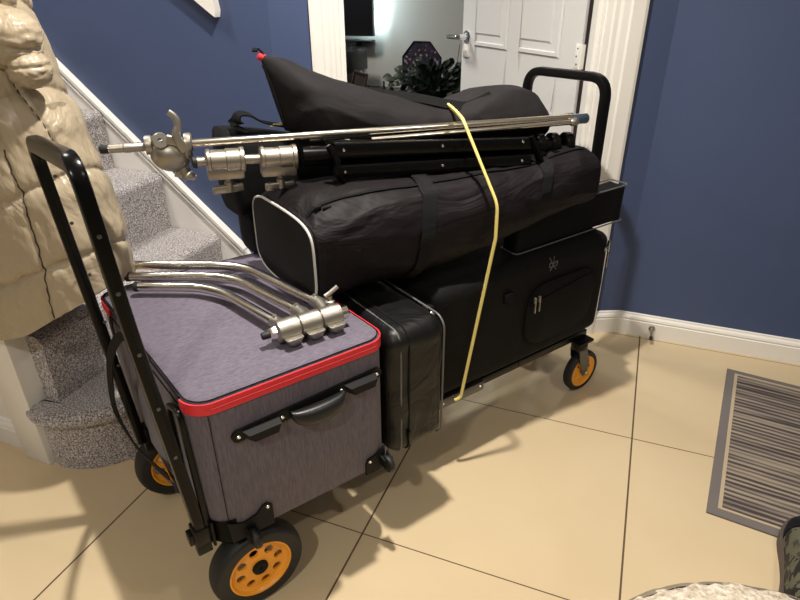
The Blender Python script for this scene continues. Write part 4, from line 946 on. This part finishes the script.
for a_ in (0.995, 1.037, 1.079):
    bm = lathe(bmesh.new(), [(0.010, 0), (0.028, 0), (0.033, 0.004), (0.033, 0.020), (0.026, 0.025), (0.010, 0.025), (0.010, 0)], SP(a_, ZA(a_)-0.004), dA, 20)
    bx = box(bmesh.new(), -0.006, 0.016, -0.044, -0.022, -0.034, -0.012, 0.004); bx.transform(Matrix.Translation(SP(a_, ZA(a_))) @ Matrix.Rotation(math.radians(-17), 4, 'Z'))
    me = bpy.data.meshes.new('t'); bx.to_mesh(me); bx.free(); bm.from_mesh(me); bpy.data.meshes.remove(me)
    obj('clamp', bm, M['blackgloss'], t, angle=0.5)
bm = sweep(bmesh.new(), [SP(0.97, ZA(0.97)-0.05, -0.040), SP(1.12, ZA(1.1)-0.03, -0.02)], circ(0.006, 12)); obj('brace', bm, M['blackgloss'], t)
# ---------------------------------------------------------------- silver rods
def RP(a, z, off=0.0): return Vector((a+off*0.313, 0.45-0.33*(a-0.12)+off*0.95, z))
t = thing('grip_arm', 'long silver rod with cast grip head near its black tip, uppermost of the rods', 'grip arm', (0.5, 0.3, 0.96))
obj('rod', cyl(bmesh.new(), RP(-0.005, 0.9745), RP(1.13, 0.9665), 0.0092, 20), M['steel'], t)
dR = (RP(1, 0.967)-RP(0, 0.9745)).normalized()
obj('black_tip', lathe(bmesh.new(), [(0, -0.002), (0.0075, 0), (0.0095, 0.004), (0.0095, 0.018), (0, 0.018)], RP(-0.022, 0.9747), dR, 20), M['rubber'], t)
bm = lathe(bmesh.new(), [(0.007, 0), (0.0095, 0.001), (0.0095, 0.030), (0.0110, 0.032), (0.0110, 0.044), (0.0100, 0.047), (0.0100, 0.075), (0.008, 0.078)], RP(-0.004, 0.9745), dR, 20); obj('tip_sleeve', bm, M['castnickel'], t)
Q = RP(0.115, 0.962); rot = dR.to_track_quat('X', 'Z').to_matrix().to_4x4(); G = Matrix.Translation(Q) @ rot @ Matrix.Diagonal((1.12, 1.12, 1.12, 1))
bm = lathe(bmesh.new(), [(0, -0.022), (0.012, -0.021), (0.024, -0.014), (0.029, -0.006), (0.029, 0.004), (0.032, 0.006), (0.032, 0.010), (0.026, 0.014), (0.012, 0.020), (0, 0.020)], (0, 0, -0.012), (0.15, 0.95, 0.35), 32)
bx = box(bmesh.new(), -0.030, 0.032, -0.016, 0.016, -0.018, 0.016, 0.008, 3); me = bpy.data.meshes.new('t'); bx.to_mesh(me); bx.free(); bm.from_mesh(me); bpy.data.meshes.remove(me)
bm.transform(Matrix.Diagonal((1.28, 1.1, 1.08, 1))); bm.transform(G); gh = obj('grip_head', bm, M['castnickel'], t, angle=0.5)
bm = lathe(bmesh.new(), [(0.0085, 0), (0.018, 0), (0.019, 0.003), (0.019, 0.012), (0.016, 0.015), (0.0085, 0.015)], (-0.044, 0, 0.013), (1, 0, 0), 24); bm.transform(G); obj('collar', bm, M['castnickel'], gh)
bm = lathe(bmesh.new(), [(0.0085, 0), (0.018, 0), (0.019, 0.003), (0.019, 0.012), (0.016, 0.015), (0.0085, 0.015)], (0.030, 0, 0.013), (1, 0, 0), 24); bm.transform(G); obj('collar', bm, M['castnickel'], gh)
# eyelet and curved lever of the T-handle
bm = lathe(bmesh.new(), [(0.0055, -0.006), (0.014, -0.006), (0.016, -0.003), (0.016, 0.003), (0.014, 0.006), (0.0055, 0.006), (0.0055, -0.006)], (-0.014, -0.018, 0.024), (0.2, -1, 0.25), 28)
sweep(bm, smooth_path([(-0.002, -0.018, 0.026), (0.012, -0.018, 0.022), (0.024, -0.020, 0.020)], 5), rrect(0.012, 0.020, 0.004, 3), up=(0, 1, 0))
bm.transform(G); obj('eye_lever', bm, M['castnickel'], gh)
bm = bmesh.new(); pts = smooth_path([(0.030, -0.020, 0.002), (0.022, -0.022, 0.018), (0.018, -0.022, 0.036), (0.024, -0.021, 0.052), (0.020, -0.020, 0.068), (0.010, -0.019, 0.078)], 6)
sweep(bm, pts, rrect(0.016, 0.012, 0.0045, 3), up=(1, 0, 0), scale=[1.15-0.014*i for i in range(len(pts))]); bm.transform(G); obj('wing_lever', bm, M['castnickel'], gh)
bm = lathe(bmesh.new(), [(0, 0), (0.010, 0), (0.012, 0.004), (0.010, 0.022), (0.013, 0.026), (0.013, 0.034), (0, 0.036)], (0.016, 0.004, -0.030), (0.45, -0.2, -1), 20)
sweep(bm, [(0.002, 0, -0.048), (0.040, 0.006, -0.062)], rrect(0.009, 0.014, 0.004, 3), up=(0, 1, 0)); bm.transform(G); obj('lower_knob', bm, M['castnickel'], gh)
bm = lathe(bmesh.new(), [(0, 0), (0.0125, 0), (0.0135, 0.003), (0.0135, 0.045), (0.0115, 0.048), (0, 0.048)], RP(1.095, 0.962), dR, 24); obj('end_sleeve', bm, M['blued'], t)
for q_, (a0, z0, o0, a1, z1, o1) in enumerate(((0.56, 0.952, -0.010, 1.095, 0.958, -0.016), (0.42, 0.957, 0.020, 1.10, 0.966, 0.018))):
    t = thing('silver_rod', ['thin silver rod nearest the black stand legs, below the uppermost rod', 'thin silver rod lying behind the uppermost rod against the charcoal bag'][q_], 'rod', RP((a0+a1)/2, min(z0, z1)-0.008, o0))
    P_, E_ = RP(a0, z0, o0), RP(a1, z1, o1); d_ = (E_-P_).normalized()
    obj('tube', cyl(bmesh.new(), P_, E_, 0.0068, 18), M['steel'], t)
    obj('end_collar', lathe(bmesh.new(), [(0, 0), (0.009, 0), (0.010, 0.002), (0.010, 0.018), (0.008, 0.022), (0, 0.022)], E_-d_*0.012, d_, 18), M['castnickel'], t)
# ---------------------------------------------------------------- turtle base lying on the suitcase
t = thing('stand_base', 'folded C-stand base: three bent silver legs and stacked nickel hub on the grey suitcase', 'stand base', (0.15, 0.3, 0.616))
legs = [[(-0.012, 0.640, 0.640), (0.200, 0.470, 0.645), (0.245, 0.410, 0.645), (0.300, 0.130, 0.648)],
        [(-0.020, 0.560, 0.640), (0.155, 0.430, 0.642), (0.200, 0.365, 0.643), (0.248, 0.120, 0.645)],
        [(-0.018, 0.490, 0.640), (0.108, 0.395, 0.640), (0.148, 0.325, 0.640), (0.188, 0.105, 0.642)]]
for i, L_ in enumerate(legs):
    pts = corner_path(L_, 0.035, 8)
    lg = obj('leg', tube(bmesh.new(), pts, 0.0115, 20), M['steel'], t, angle=0.9)
    d_ = (Vector(L_[0])-Vector(L_[1])).normalized()
    obj('end_cap', lathe(bmesh.new(), [(0, 0.004), (0.010, 0.003), (0.0125, 0), (0.0125, -0.010), (0, -0.010)], Vector(L_[0]), d_, 18), M['rubber'], lg)
hA = Vector((0.166, 0.080, 0.645)); hB = Vector((0.316, 0.072, 0.645)); hd = (hB-hA).normalized(); seg = (hB-hA).length/3
for i in range(3):
    p = hA+hd*seg*i
    bm = lathe(bmesh.new(), [(0, 0), (0.021, 0), (0.0245, 0.002), (0.0248, seg*0.5), (0.0255, seg*0.55), (0.0250, seg-0.003), (0.021, seg-0.0005), (0, seg-0.0005)], p, hd, 32)
    c = p+hd*seg*0.5; L_ = legs[2-i]; e_ = Vector(L_[3]); q = (Vector(L_[2])-e_).normalized()
    st = [e_+q*0.028, e_+q*0.0, c]
    sweep(bm, st, circ(0.0150, 16), scale=[0.92, 1.05, 1.1])
    loft(bm, [[Vector((c.x+x, c.y-0.026+y, z)) for x, y in rrect(w_, h_, 0.006, 3)] for z, w_, h_ in ((c.z-0.026, 0.014, 0.016), (c.z-0.020, 0.030, 0.022), (c.z-0.006, 0.040, 0.030))])
    lathe(bm, [(0, 0.004), (0.004, 0.004), (0.0055, 0), (0, 0)], e_+q*0.020+Vector((0, 0, 0.014)), (0, 0, 1), 12)
    obj('hub_section', bm, M['castnickel'], t, angle=0.5)
obj('hub_stud', lathe(bmesh.new(), [(0, -0.034), (0.007, -0.033), (0.0085, -0.030), (0.0085, -0.016), (0.006, -0.015), (0.006, 0), (0, 0)], hA, hd, 16), M['rubber'], t)
obj('hub_nut', lathe(bmesh.new(), [(0, -0.016), (0.012, -0.016), (0.014, -0.012), (0.014, 0.0), (0, 0)], hA, hd, 6), M['chrome'], t)
obj('hub_ring', lathe(bmesh.new(), [(0, 0.018), (0.013, 0.018), (0.0165, 0.015), (0.0165, 0.0), (0, 0)], hB, hd, 24), M['chrome'], t)
bm = lathe(bmesh.new(), [(0, 0), (0.010, 0), (0.011, 0.003), (0.011, 0.012), (0.006, 0.014), (0.006, 0.024), (0, 0.024)], (0.300, 0.085, 0.664), (0, 0, 1), 16); sweep(bm, [(0.288, 0.085, 0.690), (0.300, 0.085, 0.694), (0.320, 0.083, 0.706)], circ(0.005, 10)); obj('hub_lock', bm, M['castnickel'], t)
# ---------------------------------------------------------------- yellow cord
bm = bmesh.new()
cp = corner_path([(0.835, 0.36, 1.006), (0.800, 0.265, 0.996), (0.733, 0.160, 1.001), (0.752, 0.042, 0.816), (0.748, 0.036, 0.728), (0.746, 0.037, 0.715), (0.685, 0.064, 0.250), (0.670, 0.072, 0.242)], 0.02, 4)
sweep(bm, cp, rrect(0.0075, 0.0105, 0.002, 2), up=(0.8, -0.5, 0.3))
obj('cord', bm, M['cord'], None, label='pale yellow flat cord tied over the stack of bags down to the trolley frame', cat='cord')
#ROOM
# ---------------------------------------------------------------- furniture in the room beyond
t = thing('sideboard', 'low dark wooden sideboard in the room through the doorway', 'sideboard', (-1.55, 2.15, 0), I4)
bm = B(-2.6, -1.02, 1.85, 2.42, 0.06, 0.60, 0.004); box(bm, -2.62, -1.0, 1.83, 2.44, 0.60, 0.625, 0.004); obj('carcass', bm, M['wood'], t, I4)
for i in range(3):
    d_ = obj('door', B(-2.58+i*0.52, -2.08+i*0.52, 1.832, 1.85, 0.09, 0.58, 0.003), M['wood'], t, I4)
    obj('knob', lathe(bmesh.new(), [(0, 0), (0.005, 0), (0.005, 0.012), (0.012, 0.018), (0.012, 0.024), (0, 0.026)], (-2.12+i*0.52, 1.832, 0.36), (0, -1, 0), 16), M['handle'], d_, I4)
for x in (-2.55, -1.08):
    for y in (1.9, 2.38): obj('leg', B(x-0.02, x+0.02, y-0.02, y+0.02, 0, 0.062), M['wood'], t, I4)
t = thing('television', 'black flat television on the far wall with bluish light glowing behind it', 'television', (-2.2, 2.36, 0.93), I4)
obj('screen', B(-2.80, -1.90, 2.335, 2.375, 0.955, 1.50, 0.004), M['dark_room'], t, I4)
obj('wall_bracket', B(-2.4, -2.2, 2.375, 2.448, 1.1, 1.35, 0.004), M['blackmetal'], t, I4)
bm = bmesh.new(); box(bm, -1.930, -1.915, 2.376, 2.390, 0.99, 1.48); box(bm, -2.70, -1.92, 2.376, 2.384, 1.45, 1.46); obj('backlight_strip', bm, M['led'], t, I4)
obj('cable', tube(bmesh.new(), smooth_path([(-1.91, 2.38, 1.12), (-1.86, 2.41, 1.08), (-1.85, 2.42, 1.03), (-1.90, 2.40, 0.98)], 6), 0.003, 6), M['dark_room'], t, I4)
t = thing('wall_shelf', 'small dark shelf on the wall under the television', 'shelf', (-1.95, 2.38, 0.90), I4)
obj('board', B(-2.2, -1.93, 2.36, 2.449, 0.917, 0.926, 0.003), M['dark_room'], t, I4)
obj('bracket', B(-2.05, -2.03, 2.32, 2.449, 0.86, 0.912, 0.003), M['dark_room'], t, I4)
t = thing('speaker_box', 'black boxy speaker under the television in the room beyond', 'speaker', (-2.1, 2.2, 0.626), I4)
bm = B(-2.32, -1.925, 2.05, 2.30, 0.757, 0.895, 0.008); obj('cabinet', bm, M['dark_room'], t, I4)
obj('stand', B(-2.2, -2.0, 2.1, 2.25, 0.626, 0.757, 0.004), M['blackmetal'], t, I4)
obj('front_cloth', B(-2.26, -1.94, 2.045, 2.052, 0.77, 0.885, 0.003), M['blackcloth'], t, I4)
t = thing('picture_frame', 'small dark-framed picture leaning on the sideboard beside the doorway', 'picture frame', (-1.86, 2.0, 0.626), I4)
FM = Matrix.Translation((-1.87, 1.98, 0.626)) @ Matrix.Rotation(math.radians(14), 4, 'Y')
bm = bmesh.new(); 
for a in ((-0.05, 0.05, 0, 0.012), (-0.05, 0.05, 0.148, 0.16), (-0.05, -0.038, 0, 0.16), (0.038, 0.05, 0, 0.16)): box(bm, a[0], a[1], -0.01, 0.01, a[2], a[3], 0.002)
obj('frame', bm, M['wood'], t, FM); obj('print', B(-0.04, 0.04, -0.002, 0.006, 0.01, 0.15), M['wood'], t, FM)
bot = [(-1.76, 1.93, 0.016, 0.085, 'stout dark bottle leftmost on the sideboard beyond the doorway', 0), (-1.70, 1.95, 0.012, 0.075, 'pale short jar between dark bottles on the sideboard', 1), (-1.655, 1.93, 0.012, 0.115, 'slim tall dark bottle on the sideboard, tallest of its row', 0), (-1.615, 1.95, 0.014, 0.08, 'dark bottle on the sideboard closest to the potted plant', 0)]
for x, y, r, h, lb, k in bot:
    t = thing('bottle', lb, 'bottle', (x, y, 0.625), I4, 'bottles on the sideboard')
    obj('body', lathe(bmesh.new(), [(0, 0), (r, 0), (r*1.05, 0.004), (r, h*0.62), (r*0.45, h*0.78), (r*0.42, h*0.9), (0, h*0.9)], (x, y, 0.625), (0, 0, 1), 18), M['label'] if k else M['bottle'], t, I4)
    obj('cap', lathe(bmesh.new(), [(0, h*0.88), (r*0.5, h*0.88), (r*0.5, h), (0, h)], (x, y, 0.625), (0, 0, 1), 14), M['plastic'], t, I4)
t = thing('speckled_board', 'octagonal dark board speckled with many colours standing behind the plant', 'decorative board', (-1.45, 2.12, 0.626), I4)
oc = [(-1.47+0.125*math.cos(PI/8+PI/4*i)/math.cos(PI/8)*1.0, 0.805+0.150*math.sin(PI/8+PI/4*i)/math.cos(PI/8)) for i in range(8)]
bm = prism(bmesh.new(), oc, 'y', 2.10, 2.112); obj('panel', bm, M['confetti'], t, I4)
bm = tube(bmesh.new(), [(x, 2.098, z) for x, z in oc], 0.004, 6, closed=True); obj('rim', bm, M['plastic'], t, I4)
obj('foot', B(-1.55, -1.39, 2.06, 2.14, 0.625, 0.66, 0.004), M['plastic'], t, I4)
# potted plant
random.seed(4)
t = thing('potted_plant', 'bushy dark green houseplant in a black pot seen through the doorway', 'plant', (-1.33, 1.97, 0.626), I4)
pc_ = Vector((-1.33, 1.94, 0.71))
obj('pot', lathe(bmesh.new(), [(0, 0), (0.06, 0), (0.08, 0.085), (0.085, 0.09), (0.078, 0.092), (0.072, 0.08), (0, 0.08)], (-1.33, 1.95, 0.625), (0, 0, 1), 24), M['plastic'], t, I4)
bm = bmesh.new(); st = bmesh.new()
for i in range(230):
    a = random.uniform(0, 2*PI); el = random.uniform(-0.1, 1.25); L_ = random.uniform(0.08, 0.20)
    d = Vector((math.cos(a)*math.cos(el)*1.35-0.1, math.sin(a)*math.cos(el)*0.75, math.sin(el)*0.75))
    tip = pc_+d*L_; tube(st, smooth_path([pc_+Vector((0, 0, -0.03)), pc_+d*L_*0.5+Vector((0, 0, 0.02)), tip], 3), 0.0014, 5)
    n = Vector((random.uniform(-1, 1), random.uniform(-1.2, 0.2), random.uniform(0.2, 1))).normalized(); f = (d+Vector((0, 0, -0.5*random.random()))).normalized(); s = n.cross(f).normalized()
    ln = random.uniform(0.035, 0.065); wd = ln*0.42; rowL = []
    for k in range(6):
        u = k/5; w = wd*math.sin(PI*min(1, u*0.92+0.08))**0.8; c = tip+f*ln*u+n*0.01*math.sin(PI*u)
        rowL.append((bm.verts.new(c-s*w), bm.verts.new(c-n*0.004), bm.verts.new(c+s*w)))
    for A, Bq in zip(rowL, rowL[1:]):
        bm.faces.new((A[0], A[1], Bq[1], Bq[0])); bm.faces.new((A[1], A[2], Bq[2], Bq[1]))
obj('foliage', bm, M['leaf'], t, I4, 2); 
for k in range(4): tube(st, smooth_path([pc_, pc_+Vector((0.13+0.02*k, -0.05, 0.10+0.02*k)), pc_+Vector((0.17+0.025*k, -0.08, 0.26-0.03*k))], 5), 0.0018, 5)
obj('stems', st, M['leaf'], t, I4, 2)
